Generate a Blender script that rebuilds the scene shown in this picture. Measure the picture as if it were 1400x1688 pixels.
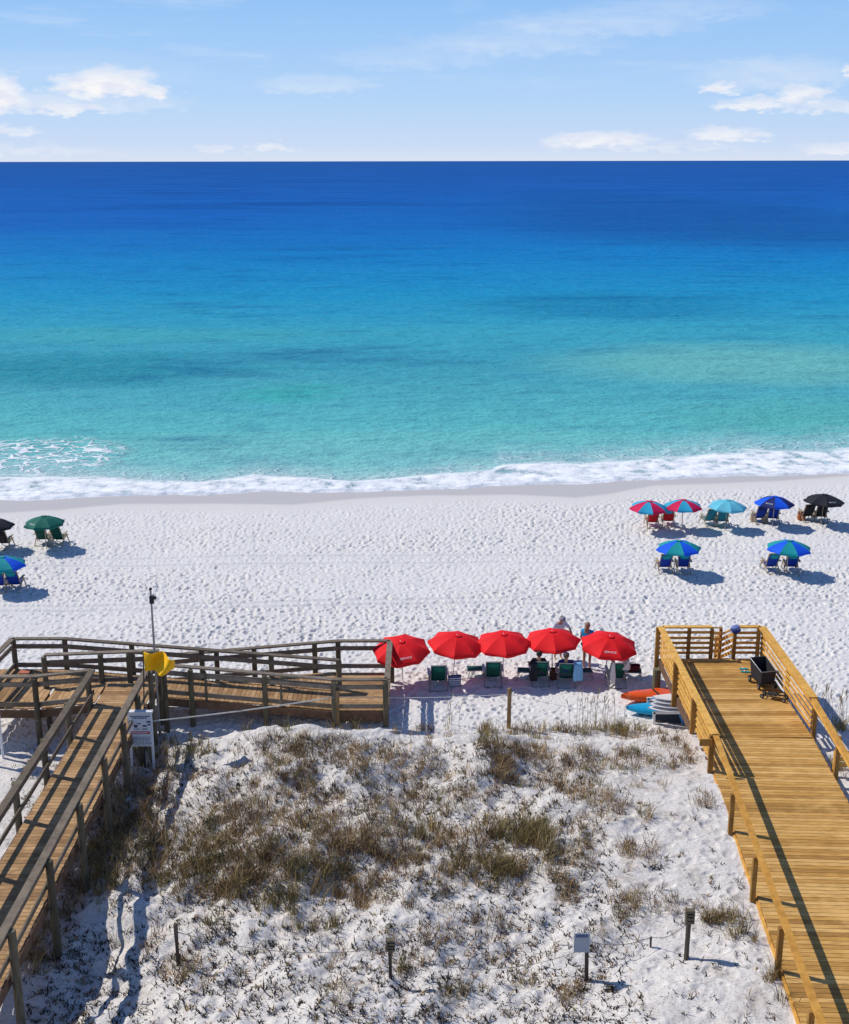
import bpy, math, random
import numpy as np
from mathutils import Vector, Matrix
R = math.radians
random.seed(7)
rng = np.random.default_rng(11)
sc = bpy.context.scene
for o in list(bpy.data.objects): bpy.data.objects.remove(o)
C = sc.collection

# ------------------------------------------------------------------ camera
CAM_H, FPX, PITCH = 17.5, 2035.0, math.atan(579/2035.0)
cd = bpy.data.cameras.new('camera'); cam = bpy.data.objects.new('camera', cd); C.objects.link(cam)
cd.sensor_fit = 'VERTICAL'; cd.sensor_height = 24.0; cd.lens = 24.0*FPX/1688.0
cd.clip_start = 0.5; cd.clip_end = 120000
cam.location = (0, 0, CAM_H)
cam.rotation_mode = 'XYZ'
cam.matrix_world = Matrix.Translation((0, 0, CAM_H)) @ Matrix.Rotation(math.pi/2-PITCH, 4, 'X') @ Matrix.Rotation(R(-0.1), 4, 'Z')
sc.camera = cam

# ------------------------------------------------------------------ exposure
sc.view_settings.view_transform = 'Standard'
sc.view_settings.look = 'None'
sc.view_settings.exposure = 0.0
sc.view_settings.gamma = 1.0
sc.cycles.use_denoising = True
sc.cycles.max_bounces = 6
sc.cycles.transparent_max_bounces = 6

# ------------------------------------------------------------------ sun
SUN_EL = R(47)
SD = Vector((-0.92, 0.39, 0)).normalized()*math.cos(SUN_EL); SD.z = math.sin(SUN_EL)   # towards the sun
ld = bpy.data.lights.new('sun', 'SUN'); ld.energy = 3.8; ld.angle = R(0.5); ld.color = (1.0, 0.955, 0.885)
sun = bpy.data.objects.new('sun', ld); C.objects.link(sun)
sun.rotation_euler = SD.to_track_quat('Z', 'Y').to_euler()

# ------------------------------------------------------------------ node helper
class NT:
    def __init__(s, tree): s.t = tree; s.n = tree.nodes; s.l = tree.links
    def node(s, typ, ins=None, **kw):
        nd = s.n.new(typ)
        for k, v in kw.items(): setattr(nd, k, v)
        if ins:
            for k, v in ins.items():
                if isinstance(v, bpy.types.NodeSocket): s.l.new(v, nd.inputs[k])
                else: nd.inputs[k].default_value = v
        return nd
    def m(s, op, a, b=None, c=None, clamp=False):
        nd = s.n.new('ShaderNodeMath'); nd.operation = op; nd.use_clamp = clamp
        for i, v in enumerate((a, b, c)):
            if v is None: continue
            if isinstance(v, bpy.types.NodeSocket): s.l.new(v, nd.inputs[i])
            else: nd.inputs[i].default_value = v
        return nd.outputs[0]
    def mix(s, f, a, b, typ='RGBA', blend='MIX'):
        nd = s.n.new('ShaderNodeMix'); nd.data_type = typ
        if typ == 'RGBA': nd.blend_type = blend; ia, ib, io = 6, 7, 2
        else: ia, ib, io = 2, 3, 0
        for i, v in ((0, f), (ia, a), (ib, b)):
            if isinstance(v, bpy.types.NodeSocket): s.l.new(v, nd.inputs[i])
            else: nd.inputs[i].default_value = (tuple(v)+(1,))[:4] if (i and typ == 'RGBA') else v
        return nd.outputs[io]
    def ramp(s, f, stops, interp='LINEAR'):
        nd = s.n.new('ShaderNodeValToRGB'); nd.color_ramp.interpolation = interp
        e = nd.color_ramp.elements
        while len(e) < len(stops): e.new(0.5)
        for i, (p, c) in enumerate(stops):
            e[i].position = p
            e[i].color = (tuple(c)+(1,))[:4] if hasattr(c, '__len__') else (c, c, c, 1)
        s.l.new(f, nd.inputs[0]); return nd.outputs[0]
    def smooth(s, x, lo, hi, a=0.0, b=1.0):
        nd = s.node('ShaderNodeMapRange', {0: x, 1: lo, 2: hi, 3: a, 4: b}); nd.interpolation_type = 'SMOOTHSTEP'
        return nd.outputs[0]
    def noise(s, vec, scale, detail=3, rough=0.55, out=0):
        nd = s.node('ShaderNodeTexNoise', {'Vector': vec, 'Scale': scale, 'Detail': detail, 'Roughness': rough})
        return nd.outputs[out]
    def mapv(s, vec, scale=(1, 1, 1), loc=(0, 0, 0), rot=(0, 0, 0)):
        return s.node('ShaderNodeMapping', {'Vector': vec, 'Scale': scale, 'Location': loc, 'Rotation': rot}).outputs[0]

# ------------------------------------------------------------------ world: sky with a few clouds low over the sea
w = bpy.data.worlds.new('World'); sc.world = w; w.use_nodes = True
nt = NT(w.node_tree); nt.n.clear()
out = nt.node('ShaderNodeOutputWorld'); bg = nt.node('ShaderNodeBackground')
sky = nt.node('ShaderNodeTexSky'); sky.sky_type = 'NISHITA'; sky.sun_disc = False
sky.sun_elevation = SUN_EL; sky.sun_rotation = math.atan2(SD.x, SD.y) % (2*math.pi)
sky.air_density = 1.0; sky.dust_density = 0.3; sky.ozone_density = 2.0
geo = nt.node('ShaderNodeNewGeometry')
tc = nt.node('ShaderNodeTexCoord')
sep = nt.node('ShaderNodeSeparateXYZ', {0: tc.outputs['Generated']})
dx, dy, dz = sep.outputs
az = nt.m('MULTIPLY', nt.m('ARCTAN2', dx, dy), 57.2958)
el = nt.m('MULTIPLY', nt.m('ARCSINE', dz), 57.2958)
grad = nt.ramp(nt.m('DIVIDE', el, 90.0, clamp=True), [(0.0, (0.70, 0.78, 0.94)), (0.008, (0.58, 0.72, 0.96)), (0.03, (0.44, 0.66, 0.97)), (0.053, (0.36, 0.60, 0.96)), (0.085, (0.26, 0.52, 0.93)), (0.20, (0.13, 0.30, 0.66)), (0.45, (0.055, 0.13, 0.36)), (1.0, (0.04, 0.09, 0.28))])
skyc = nt.mix(0.92, nt.mix(1.0, sky.outputs[0], (0.1, 0.1, 0.1), blend='MULTIPLY'), grad)
comb = nt.node('ShaderNodeCombineXYZ', {0: az, 1: el, 2: 0.0}).outputs[0]
n1 = nt.noise(nt.mapv(comb, (0.8, 2.0, 1)), 1.3, 5, 0.55)
n2 = nt.noise(nt.mapv(comb, (0.8, 2.0, 1), (7.3, 2.1, 0)), 1.3, 5, 0.55)
wx = nt.m('ADD', az, nt.m('MULTIPLY', nt.m('SUBTRACT', n1, 0.5), 3.0))
wy = nt.m('ADD', el, nt.m('MULTIPLY', nt.m('SUBTRACT', n2, 0.5), 1.1))
def AE(px, py):
    return math.degrees(math.atan2(px-700, FPX)), (265-py)/2035*57.3*0.93
def blob(px, py, rx, ry, amp, flat=True):
    a, e = AE(px, py); sx, sy = rx/2035*57.3, ry/2035*57.3*0.93
    ddx = nt.m('DIVIDE', nt.m('SUBTRACT', wx, a), sx)
    dd = nt.m('SUBTRACT', wy, e)
    up = nt.m('DIVIDE', dd, sy)
    if flat:
        dn = nt.m('DIVIDE', dd, sy*0.55)
        up = nt.m('MAXIMUM', up, nt.m('MULTIPLY', dn, -1))
    r2 = nt.m('ADD', nt.m('MULTIPLY', ddx, ddx), nt.m('MULTIPLY', up, up))
    return nt.m('MULTIPLY', nt.smooth(r2, 1.55, 0.0), amp)
blobs = [(205, 150, 85, 34, .95), (20, 168, 60, 42, .95), (75, 178, 95, 22, .55), (140, 184, 60, 14, .75), (200, 175, 120, 26, .30), (285, 160, 26, 18, .9), (38, 219, 46, 13, .5),
         (1162, 155, 32, 13, .85), (1218, 180, 60, 13, .75), (1295, 168, 42, 24, .8), (1340, 184, 110, 14, .5), (1240, 140, 120, 34, .28), (1385, 130, 30, 12, .85),
         (975, 234, 80, 16, .75), (1172, 228, 62, 16, .75), (1370, 248, 70, 12, .5), (460, 246, 32, 13, .6), (372, 248, 22, 9, .4), (60, 250, 140, 12, .3), (1050, 244, 150, 10, .3), (150, 130, 190, 40, .12), (530, 146, 100, 20, .26), (690, 104, 150, 24, .14), (830, 84, 160, 28, .22), (960, 56, 160, 28, .24), (1090, 32, 150, 24, .18), (1210, 12, 110, 16, .12)]
cl = None
for b in blobs:
    x = blob(*b)
    cl = x if cl is None else nt.m('MAXIMUM', cl, x)
# thin high streaks
a0 = nt.mapv(comb, (0.16, 1.1, 1), (3.0, 1.0, 0), (0, 0, R(9)))
streak = nt.smooth(nt.noise(a0, 1.0, 6, 0.6), 0.50, 0.85)
streak = nt.m('MULTIPLY', streak, nt.m('MULTIPLY', nt.smooth(el, 2.2, 4.2), 0.42))
c1 = nt.mix(streak, skyc, (0.78, 0.86, 0.97))
shade = nt.smooth(n2, 0.35, 0.65)
ccol = nt.mix(shade, (0.80, 0.82, 0.93), (0.98, 0.965, 0.955))
c2 = nt.mix(cl, c1, ccol)
nt.l.new(c2, bg.inputs[0]); bg.inputs[1].default_value = 1.0
# the sky's light: a gentle strength, as bright as the picture shows it
nt.l.new(bg.outputs[0], out.inputs[0])

# ------------------------------------------------------------------ projection helpers (where the things of the photo stand in metres)
ct, st = math.cos(PITCH), math.sin(PITCH)
def ray(px, py):
    u, v = (px-700)/FPX, (py-844)/FPX
    return Vector((u, ct - v*st, -st - v*ct))
def P(px, py, z=0.0):
    r = ray(px, py); t = (z-CAM_H)/r.z
    return Vector((r.x*t, r.y*t, z))
def Q(px, py, D):
    r = ray(px, py); t = D/r.y
    return Vector((r.x*t, D, CAM_H+r.z*t))

# ------------------------------------------------------------------ objects helpers
def tag(o, label=None, cat=None, group=None, kind=None):
    if label: o['label'] = label
    if cat: o['category'] = cat
    if group: o['group'] = group
    if kind: o['kind'] = kind
    return o
def empty(name, loc=(0, 0, 0), rz=0, label=None, cat=None, group=None):
    o = bpy.data.objects.new(name, None); C.objects.link(o)
    o.location = loc; o.rotation_euler = (0, 0, rz); o.empty_display_size = 0.1
    return tag(o, label, cat, group)
CH = {}
def link(o, parent=None):
    C.objects.link(o)
    if parent: o.parent = parent; CH.setdefault(parent.name, []).append(o)
    return o
def copy_tree(o, parent=None):
    c = o.copy(); link(c, parent)
    for ch in list(CH.get(o.name, [])): copy_tree(ch, c)
    return c
class MB:
    def __init__(s): s.v = []; s.f = []; s.m = []; s.r = []
    def add(s, vs, fs, mi=0, rnd=None):
        b = len(s.v); rnd = random.random() if rnd is None else rnd
        s.v += [tuple(v) for v in vs]; s.r += [rnd]*len(vs)
        s.f += [tuple(b+i for i in f) for f in fs]
        s.m += list(mi) if hasattr(mi, '__len__') else [mi]*len(fs)
        return s
    def beam(s, a, b, wd, ht, mi=0, rnd=None, up=(0, 0, 1), taper=1.0):
        a, b = Vector(a), Vector(b); d = (b-a).normalized(); u = Vector(up)
        side = d.cross(u)
        if side.length < 1e-4: side = d.cross(Vector((0, 1, 0)))
        side.normalize(); u = side.cross(d).normalized()
        vs = []
        for p, k in ((a, 1.0), (b, taper)):
            for i, j in ((-1, -1), (1, -1), (1, 1), (-1, 1)): vs.append(p+side*(i*wd/2*k)+u*(j*ht/2*k))
        return s.add(vs, [(3, 2, 1, 0), (4, 5, 6, 7), (0, 1, 5, 4), (1, 2, 6, 5), (2, 3, 7, 6), (3, 0, 4, 7)], mi, rnd)
    def box(s, c, size, mi=0, rnd=None, rz=0):
        cx, cy, cz = c; hx, hy, hz = [q/2 for q in size]; co, si = math.cos(rz), math.sin(rz)
        vs = [(cx+x*co-y*si, cy+x*si+y*co, cz+z) for z in (-hz, hz) for x, y in ((-hx, -hy), (hx, -hy), (hx, hy), (-hx, hy))]
        return s.add(vs, [(3, 2, 1, 0), (4, 5, 6, 7), (0, 1, 5, 4), (1, 2, 6, 5), (2, 3, 7, 6), (3, 0, 4, 7)], mi, rnd)
    def tube(s, pts, rad, n=8, mi=0, rnd=None, cap=True):
        pts = [Vector(p) for p in pts]; rads = rad if hasattr(rad, '__len__') else [rad]*len(pts)
        vs, fs = [], []
        for i, p in enumerate(pts):
            d = (pts[min(i+1, len(pts)-1)]-pts[max(i-1, 0)]).normalized()
            a = d.cross(Vector((0, 0, 1)))
            if a.length < 1e-3: a = Vector((1, 0, 0))
            a.normalize(); b = d.cross(a)
            for k in range(n):
                t = 2*math.pi*k/n; vs.append(p+(a*math.cos(t)+b*math.sin(t))*rads[i])
        for i in range(len(pts)-1):
            for k in range(n): fs.append((i*n+k, i*n+(k+1) % n, (i+1)*n+(k+1) % n, (i+1)*n+k))
        if cap: fs += [tuple(range(n))[::-1], tuple((len(pts)-1)*n+k for k in range(n))]
        return s.add(vs, fs, mi, rnd)
    def ball(s, c, r, n=10, mi=0, sc_=(1, 1, 1), rnd=None):
        vs, fs = [], []
        for i in range(1, n):
            t = math.pi*i/n
            for k in range(2*n):
                p = math.pi*k/n; vs.append((c[0]+r*sc_[0]*math.sin(t)*math.cos(p), c[1]+r*sc_[1]*math.sin(t)*math.sin(p), c[2]+r*sc_[2]*math.cos(t)))
        vs += [(c[0], c[1], c[2]+r*sc_[2]), (c[0], c[1], c[2]-r*sc_[2])]
        N = 2*n; T = len(vs)-2
        for i in range(n-2):
            for k in range(N): fs.append((i*N+k, (i+1)*N+k, (i+1)*N+(k+1) % N, i*N+(k+1) % N))
        for k in range(N): fs += [(T, k, (k+1) % N), (T+1, (n-2)*N+(k+1) % N, (n-2)*N+k)]
        return s.add(vs, fs, mi, rnd)
    def build(s, name, mats, parent=None, smooth=False, world=True, bevel=0):
        off = parent.location if (parent and world and parent.type == 'EMPTY') else Vector((0, 0, 0))
        me = bpy.data.meshes.new(name)
        me.from_pydata([(v[0]-off[0], v[1]-off[1], v[2]-off[2]) for v in s.v], [], s.f)
        for m in (mats if isinstance(mats, (list, tuple)) else [mats]): me.materials.append(m)
        me.polygons.foreach_set('material_index', s.m)
        at = me.attributes.new('rnd', 'FLOAT', 'POINT'); at.data.foreach_set('value', s.r)
        if smooth: me.polygons.foreach_set('use_smooth', [True]*len(s.f))
        me.validate(); me.update()
        o = bpy.data.objects.new(name, me); link(o, parent)
        if bevel:
            b = o.modifiers.new('bevel', 'BEVEL'); b.width = bevel; b.segments = 2; b.limit_method = 'ANGLE'
        return o

# ------------------------------------------------------------------ noise for the ground
def _hash(ix, iy, k):
    h = (ix.astype(np.int64)*374761393 + iy.astype(np.int64)*668265263 + k*1442695041) & 0x7fffffff
    h = ((h ^ (h >> 13))*1274126177) & 0x7fffffff
    return ((h ^ (h >> 16)) & 0xffffff)/float(0xffffff)
def vnoise(x, y, k=0):
    ix, iy = np.floor(x), np.floor(y); fx, fy = x-ix, y-iy
    fx, fy = fx*fx*(3-2*fx), fy*fy*(3-2*fy)
    a = _hash(ix, iy, k); b = _hash(ix+1, iy, k); c = _hash(ix, iy+1, k); d = _hash(ix+1, iy+1, k)
    return (a*(1-fx)+b*fx)*(1-fy)+(c*(1-fx)+d*fx)*fy
def fbm(x, y, o=4, k=0, g=0.5):
    s, a, t = 0, 1.0, 0
    for i in range(o): s = s+a*vnoise(x*2**i+i*17.3, y*2**i-i*9.1, k+i); t += a; a *= g
    return s/t
def sstep(x, a, b):
    t = np.clip((x-a)/(b-a), 0, 1); return t*t*(3-2*t)

# shoreline curves from the photo (x in metres -> y in metres)
def curve(pts, z=0.0):
    w_ = [P(px, py, z) for px, py in pts]; xs = [p.x for p in w_]; ys = [p.y for p in w_]
    return lambda x: np.interp(x, xs, ys)
Yfoam = curve([(-500, 826), (0, 825), (120, 822), (250, 818), (330, 817), (420, 813), (500, 812), (600, 812), (700, 808), (760, 809), (860, 802), (950, 800), (1050, 795), (1120, 791), (1250, 787), (1400, 783), (1900, 772)])
Yfoam2 = curve([(-500, 780), (0, 787), (80, 784), (160, 789), (250, 793), (330, 797), (420, 785), (500, 789), (580, 796), (650, 791), (740, 782), (810, 778), (830, 768), (900, 766), (960, 768), (1000, 762), (1080, 757), (1150, 752), (1250, 744), (1330, 748), (1400, 742), (1900, 720)])
Ywet = curve([(-500, 852), (0, 845), (100, 840), (200, 831), (350, 831), (480, 833), (600, 822), (700, 818), (850, 817), (950, 822), (1010, 815), (1080, 802), (1150, 800), (1300, 794), (1400, 786), (1900, 776)])

def macro(x, y):
    """large shape of beach and dunes"""
    crest = np.interp(x, [-14, -10.5, -8.6, -7.2, -5.8, -4, 0, 4, 8, 11, 12.5, 16, 30], [.15, .1, .25, .62, 1.0, 1.2, 1.25, 1.2, 1.15, .7, .75, .9, 1.0])
    land = np.interp(x, [-14, -10.5, -8.6, -7, -5, -2, 2, 5, 7.0, 9, 12, 16, 30], [.5, .1, .0, .1, .35, .4, .55, .95, 1.1, .9, .5, .7, .8])
    yc = 33.4 + 0.5*(vnoise(x*0.35, x*0+3.1, 5)-0.5)*2
    back = sstep(y, yc+2.0, yc-0.15)
    t = sstep(y, 22.0, 31.5)
    z = back*(land*(1-t)+crest*t)
    hum = (fbm(x*0.55, y*0.55, 4, 21)-0.5)*1.0 + (fbm(x*1.5, y*1.5, 3, 31)-0.5)*0.36
    amp = back*np.interp(x, [-11, -8, -5, 2.5, 5, 7.2, 11.6, 13], [.3, .7, 1, .9, .45, .10, .12, .7])
    z = z + hum*amp
    # the trough that runs through the middle of the dune
    tr = np.exp(-((y-(30.2+0.04*x))/1.3)**2)*np.exp(-((x+2.5)/4.5)**2)
    z = z - 0.30*tr
    # beach
    z = z + (1-back)*(fbm(x*0.22, y*0.22, 3, 41)-0.5)*0.16*sstep(y, 64.5, 58)
    yf = Yfoam(x)
    z = z - 0.5*sstep(y, yf+0.6, yf+6)
    return z
def cells(x, y, s, r, k, ax=1.0, ay=1.0, keep=1.0):
    """sum of little pits scattered one per cell"""
    ix, iy = np.floor(x/s), np.floor(y/s); acc = np.zeros_like(x)
    for i in (-1, 0, 1):
        for j in (-1, 0, 1):
            cx, cy = ix+i, iy+j
            px_ = (cx+_hash(cx, cy, k))*s; py_ = (cy+_hash(cx, cy, k+1))*s
            rr = r*(0.6+0.8*_hash(cx, cy, k+2)); dep = (_hash(cx, cy, k+3) < keep)*(0.5+0.5*_hash(cx, cy, k+4))
            th = (_hash(cx, cy, k+5)-0.5)*2.2
            ux, uy = x-px_, y-py_; c_, s_ = np.cos(th), np.sin(th)
            d2 = ((ux*c_+uy*s_)/(rr*ax))**2+((-ux*s_+uy*c_)/(rr*ay))**2
            acc += dep*(-np.exp(-d2*d2)+0.30*np.exp(-(np.sqrt(d2)-1.45)**2*6))
    return acc
def micro(x, y):
    yw = Ywet(x)
    foot = sstep(y, yw-0.2, yw-3.0+1.6*(vnoise(x*0.3, y*0.1, 60)-.5))
    beach = sstep(y, 33.8, 36.0)*foot
    dens = 0.65+0.75*sstep(fbm(x*0.16, y*0.30, 3, 70), .30, .68)
    z = beach*dens*(0.085*cells(x, y, 0.30, 0.066, 100, 1.6, 0.95, 0.85)+0.06*cells(x, y, 0.46, 0.085, 200, 1.4, 0.9, 0.7)+0.03*(fbm(x*2.2, y*2.2, 2, 77)-.5))
    # vehicle tracks along the beach
    for yy, wv in ((P(700, 917).y, 0.5), (P(700, 929).y, 0.5), (P(700, 990).y, 1.1), (P(700, 998).y, 1.1)):
        yt = yy + wv*0.02*(x-1)+0.25*wv*np.sin(x*0.11+0.6)*(x < 4)
        d = np.abs(y-yt); z = z*(1-0.75*np.exp(-(d/0.16)**2)) + foot*(-0.05*np.exp(-(d/0.09)**2)+0.03*np.exp(-((d-0.2)/0.07)**2))
    dune = sstep(y, 35.2, 33.5)
    prints = np.interp(x, [-10, -6, 2, 6, 8], [.35, .45, .5, .9, 1])
    z = z+dune*(prints*0.045*cells(x, y, 0.40, 0.11, 300, 1.3, .85, .8)+0.010*cells(x, y, 0.15, 0.04, 400, 1.3, .8, .5)+0.045*(fbm(x*3.1, y*3.1, 3, 80)-.5)*np.interp(x, [2, 6], [1, .35]))
    return z
def ground_z(x, y): 
    return float(macro(np.array([float(x)]), np.array([float(y)]))[0])
def G(px, py):
    """where the line of sight through a photo pixel meets the ground"""
    z = 0.5
    for _ in range(14):
        p = P(px, py, z); z = 0.5*z+0.5*ground_z(p.x, p.y)
    return Vector((p.x, p.y, ground_z(p.x, p.y)))

# ------------------------------------------------------------------ materials
MAT = {}
def mat(name):
    m = bpy.data.materials.new(name); m.use_nodes = True; t = NT(m.node_tree); b = t.n['Principled BSDF']; MAT[name] = m
    return m, t, b
def plain(name, col, rough=0.6, metal=0.0, var=0.12, scale=6.0, bump=0.0):
    m, t, b = mat(name); tcn = t.node('ShaderNodeTexCoord')
    n = t.noise(tcn.outputs['Object'], scale, 4)
    d = tuple(c*(1-var) for c in col); e = tuple(min(1, c*(1+var)) for c in col)
    t.l.new(t.mix(n, d, e), b.inputs['Base Color']); b.inputs['Roughness'].default_value = rough; b.inputs['Metallic'].default_value = metal
    b.inputs['Specular IOR Level'].default_value = 0.3
    if bump:
        bp = t.node('ShaderNodeBump', {'Height': n, 'Strength': bump, 'Distance': 0.02}); t.l.new(bp.outputs[0], b.inputs['Normal'])
    return m
def wood(name, c1, c2, c3, rough=0.8, grain=(1, 1, 1)):
    m, t, b = mat(name); g = t.node('ShaderNodeNewGeometry'); at = t.node('ShaderNodeAttribute'); at.attribute_name = 'rnd'
    base = t.ramp(at.outputs['Fac'], [(0.0, c1), (0.45, c2), (1.0, c3)])
    off = t.node('ShaderNodeVectorMath', {0: g.outputs['Position'], 1: t.node('ShaderNodeCombineXYZ', {0: t.m('MULTIPLY', at.outputs['Fac'], 37.0)}).outputs[0]}).outputs[0]
    n = t.noise(t.mapv(off, grain), 4.0, 6, 0.65); n2_ = t.noise(g.outputs['Position'], 1.3, 3)
    col = t.mix(t.smooth(n, 0.35, 0.7, 0.0, 0.55), base, tuple(x*0.45 for x in c1))
    col = t.mix(t.smooth(n2_, 0.45, 0.75, 0.0, 0.35), col, tuple(min(1, x*1.2) for x in c3))
    t.l.new(col, b.inputs['Base Color']); b.inputs['Roughness'].default_value = rough; b.inputs['Specular IOR Level'].default_value = 0.2
    bp = t.node('ShaderNodeBump', {'Height': n, 'Strength': 0.4, 'Distance': 0.01}); t.l.new(bp.outputs[0], b.inputs['Normal'])
    return m
W_DECK_OLD = wood('brown_decking', (.31, .175, .08), (.46, .275, .125), (.58, .36, .18), grain=(1, 1, 1))
W_RAIL_OLD = wood('weathered_rail_wood', (.15, .115, .08), (.205, .16, .115), (.28, .225, .17), grain=(1.5, 1.5, 1.5))
W_POST_OLD = wood('weathered_post_wood', (.10, .082, .052), (.14, .115, .073), (.185, .15, .098), grain=(4, 4, .6))
W_FASC_OLD = wood('dark_fascia_wood', (.12, .065, .04), (.16, .09, .055), (.20, .12, .075))
W_DECK_NEW = wood('golden_decking', (.40, .205, .055), (.62, .33, .08), (.78, .48, .17), grain=(.6, 5, 5))
W_RAIL_NEW = wood('golden_rail_wood', (.60, .29, .055), (.76, .40, .085), (.86, .49, .12), grain=(1.5, 1.5, 1.5))
W_POST_NEW = wood('brown_post_wood', (.26, .125, .03), (.33, .17, .045), (.42, .23, .06), grain=(3, 3, .6))
W_PILE = wood('greenish_pile_wood', (.10, .10, .058), (.14, .14, .08), (.19, .18, .10), grain=(4, 4, .5))
W_STAKE = wood('grey_stake_wood', (.07, .05, .04), (.10, .075, .058), (.14, .105, .08), grain=(4, 4, .6))
W_STAKE2 = wood('tan_stake_wood', (.25, .15, .07), (.30, .19, .09), (.36, .24, .12), grain=(4, 4, .6))
W_CHAIR = wood('pale_chair_wood', (.36, .27, .18), (.45, .34, .23), (.52, .41, .29))
ROPE = plain('white_rope', (.62, .60, .54), 0.9)
ROPE_D = plain('grey_rope', (.20, .18, .15), 0.9)
WHITE = plain('white_paint', (.78, .78, .78), 0.5, var=.04)
DARK = plain('dark_metal', (.035, .035, .04), 0.45, 0.4)
STEEL = plain('grey_pole_metal', (.30, .30, .31), 0.4, 0.6)

# sand
def sand_mat(name, fine=True):
    m, t, b = mat(name); g = t.node('ShaderNodeNewGeometry'); pos = g.outputs['Position']
    n1 = t.noise(pos, 0.5, 4); n2_ = t.noise(pos, 6.0, 5, 0.65)
    col = t.mix(n1, (.675, .645, .61), (.745, .72, .685))
    wet = t.node('ShaderNodeAttribute'); wet.attribute_name = 'wet'
    dn = t.node('ShaderNodeAttribute'); dn.attribute_name = 'dune'
    col = t.mix(t.m('MULTIPLY', dn.outputs['Fac'], 0.4), col, (.68, .61, .53))
    # the dune sand is a little dirtier: litter and dark grains between the grasses
    dirt = t.m('MULTIPLY', t.smooth(t.noise(pos, 1.1, 5, 0.7), 0.50, 0.72), dn.outputs['Fac'])
    col = t.mix(t.m('MULTIPLY', dirt, 0.6), col, (.36, .29, .225))
    specks = t.m('MULTIPLY', t.smooth(t.noise(pos, 26.0, 3, 0.6), 0.54, 0.66), dn.outputs['Fac'])
    col = t.mix(t.m('MULTIPLY', specks, 0.65), col, (.20, .165, .13))
    wn = t.m('ADD', wet.outputs['Fac'], t.m('MULTIPLY', t.m('SUBTRACT', n1, 0.5), 0.25))
    wmask = t.smooth(wn, 0.35, 0.75)
    damp = t.smooth(wet.outputs['Fac'], 0.02, 0.4)
    col = t.mix(t.m('MULTIPLY', damp, 0.55), col, (.66, .625, .575))
    col = t.mix(wmask, col, (.55, .51, .48))
    t.l.new(col, b.inputs['Base Color'])
    t.l.new(t.mix(wmask, 0.95, 0.42, 'FLOAT'), b.inputs['Roughness']); b.inputs['Specular IOR Level'].default_value = 0.15
    dry = t.m('SUBTRACT', 1.0, damp)
    vor = t.node('ShaderNodeTexVoronoi', {'Vector': t.mapv(pos, (1, 1, 0)), 'Scale': 5.5, 'Randomness': 1.0}).outputs[0]
    hgt = t.m('ADD', t.m('MULTIPLY', t.smooth(vor, 0.05, 0.45), 0.7), n2_)
    bp = t.node('ShaderNodeBump', {'Height': hgt, 'Strength': t.m('MULTIPLY', dry, 0.35), 'Distance': 0.05})
    t.l.new(bp.outputs[0], b.inputs['Normal'])
    return m
SAND = sand_mat('white_sand')

# ------------------------------------------------------------------ ground (one fine sheet in view, a coarse one all round)
def grid_mesh(name, X, Y, Z, matr, attrs, smooth=True):
    nr, nc = X.shape
    me = bpy.data.meshes.new(name)
    me.vertices.add(nr*nc); me.vertices.foreach_set('co', np.stack([X, Y, Z], -1).astype(np.float32).ravel())
    i = np.arange((nr-1)*(nc-1)); r_, c_ = i//(nc-1), i % (nc-1); a = r_*nc+c_
    quads = np.stack([a, a+1, a+nc+1, a+nc], -1).astype(np.int32)
    me.loops.add(quads.size); me.loops.foreach_set('vertex_index', quads.ravel())
    me.polygons.add(len(quads)); me.polygons.foreach_set('loop_start', np.arange(len(quads), dtype=np.int32)*4)
    me.polygons.foreach_set('use_smooth', np.ones(len(quads), dtype=bool))
    for k, v in attrs.items():
        at = me.attributes.new(k, 'FLOAT', 'POINT'); at.data.foreach_set('value', v.astype(np.float32).ravel())
    me.materials.append(matr); me.update(calc_edges=True)
    o = bpy.data.objects.new(name, me); C.objects.link(o); return o
NR, NC = 1000, 1150
pys = np.concatenate([np.linspace(2050, 1700, 90)[:-1], np.linspace(1700, 752, NR-89)])                # rows get longer with distance, as much detail as the eye sees
v_ = (pys-844)/FPX; Yr = CAM_H*(ct-v_*st)/(st+v_*ct)
zc = Yr*ct+CAM_H*st
U = np.linspace(-1, 1, NC)
Y = np.repeat(Yr[:, None], NC, 1); X = U[None, :]*(0.47*zc)[:, None]
Z = macro(X, Y)+micro(X, Y)
yw, yf = Ywet(X), Yfoam(X)
wet = np.clip((Y-(yw-2.6))/2.6, 0, 1)*0.45+np.clip((Y-yw)/0.7, 0, 1)*0.55
dune = sstep(Y, 35.4, 33.6)*sstep(X, 8.5, 7.0)+sstep(Y, 35.0, 33.6)*sstep(X, 11.2, 12.0)
tag(grid_mesh('ground', X, Y, Z, SAND, {'wet': wet, 'dune': np.clip(dune, 0, 1)}), kind='structure', label='white sand beach and dunes')
xs = np.concatenate([np.linspace(-3000, -60, 30), np.linspace(-56, 56, 90), np.linspace(60, 3000, 30)])
ys = np.concatenate([np.linspace(-3000, -20, 20), np.linspace(-16, 78, 100)])
X2, Y2 = np.meshgrid(xs, ys); Z2 = macro(X2, np.maximum(Y2, 12))-0.22
tag(grid_mesh('sand_plain', X2, Y2, Z2, SAND, {'wet': np.clip((Y2-Ywet(X2))/0.7, 0, 1), 'dune': sstep(Y2, 35, 33)*1.0}), kind='structure', label='white sand beyond the dunes')

# ------------------------------------------------------------------ sea
m, t, b = mat('sea_water'); g = t.node('ShaderNodeNewGeometry'); pos = g.outputs['Position']
sx_, sy_, sz_ = t.node('ShaderNodeSeparateXYZ', {0: pos}).outputs
nwarp = t.noise(t.mapv(pos, (0.010, 0.03, 1)), 1.0, 4, 0.6)
nw2 = t.noise(t.mapv(pos, (0.05, 0.16, 1)), 1.0, 4, 0.6)
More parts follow.
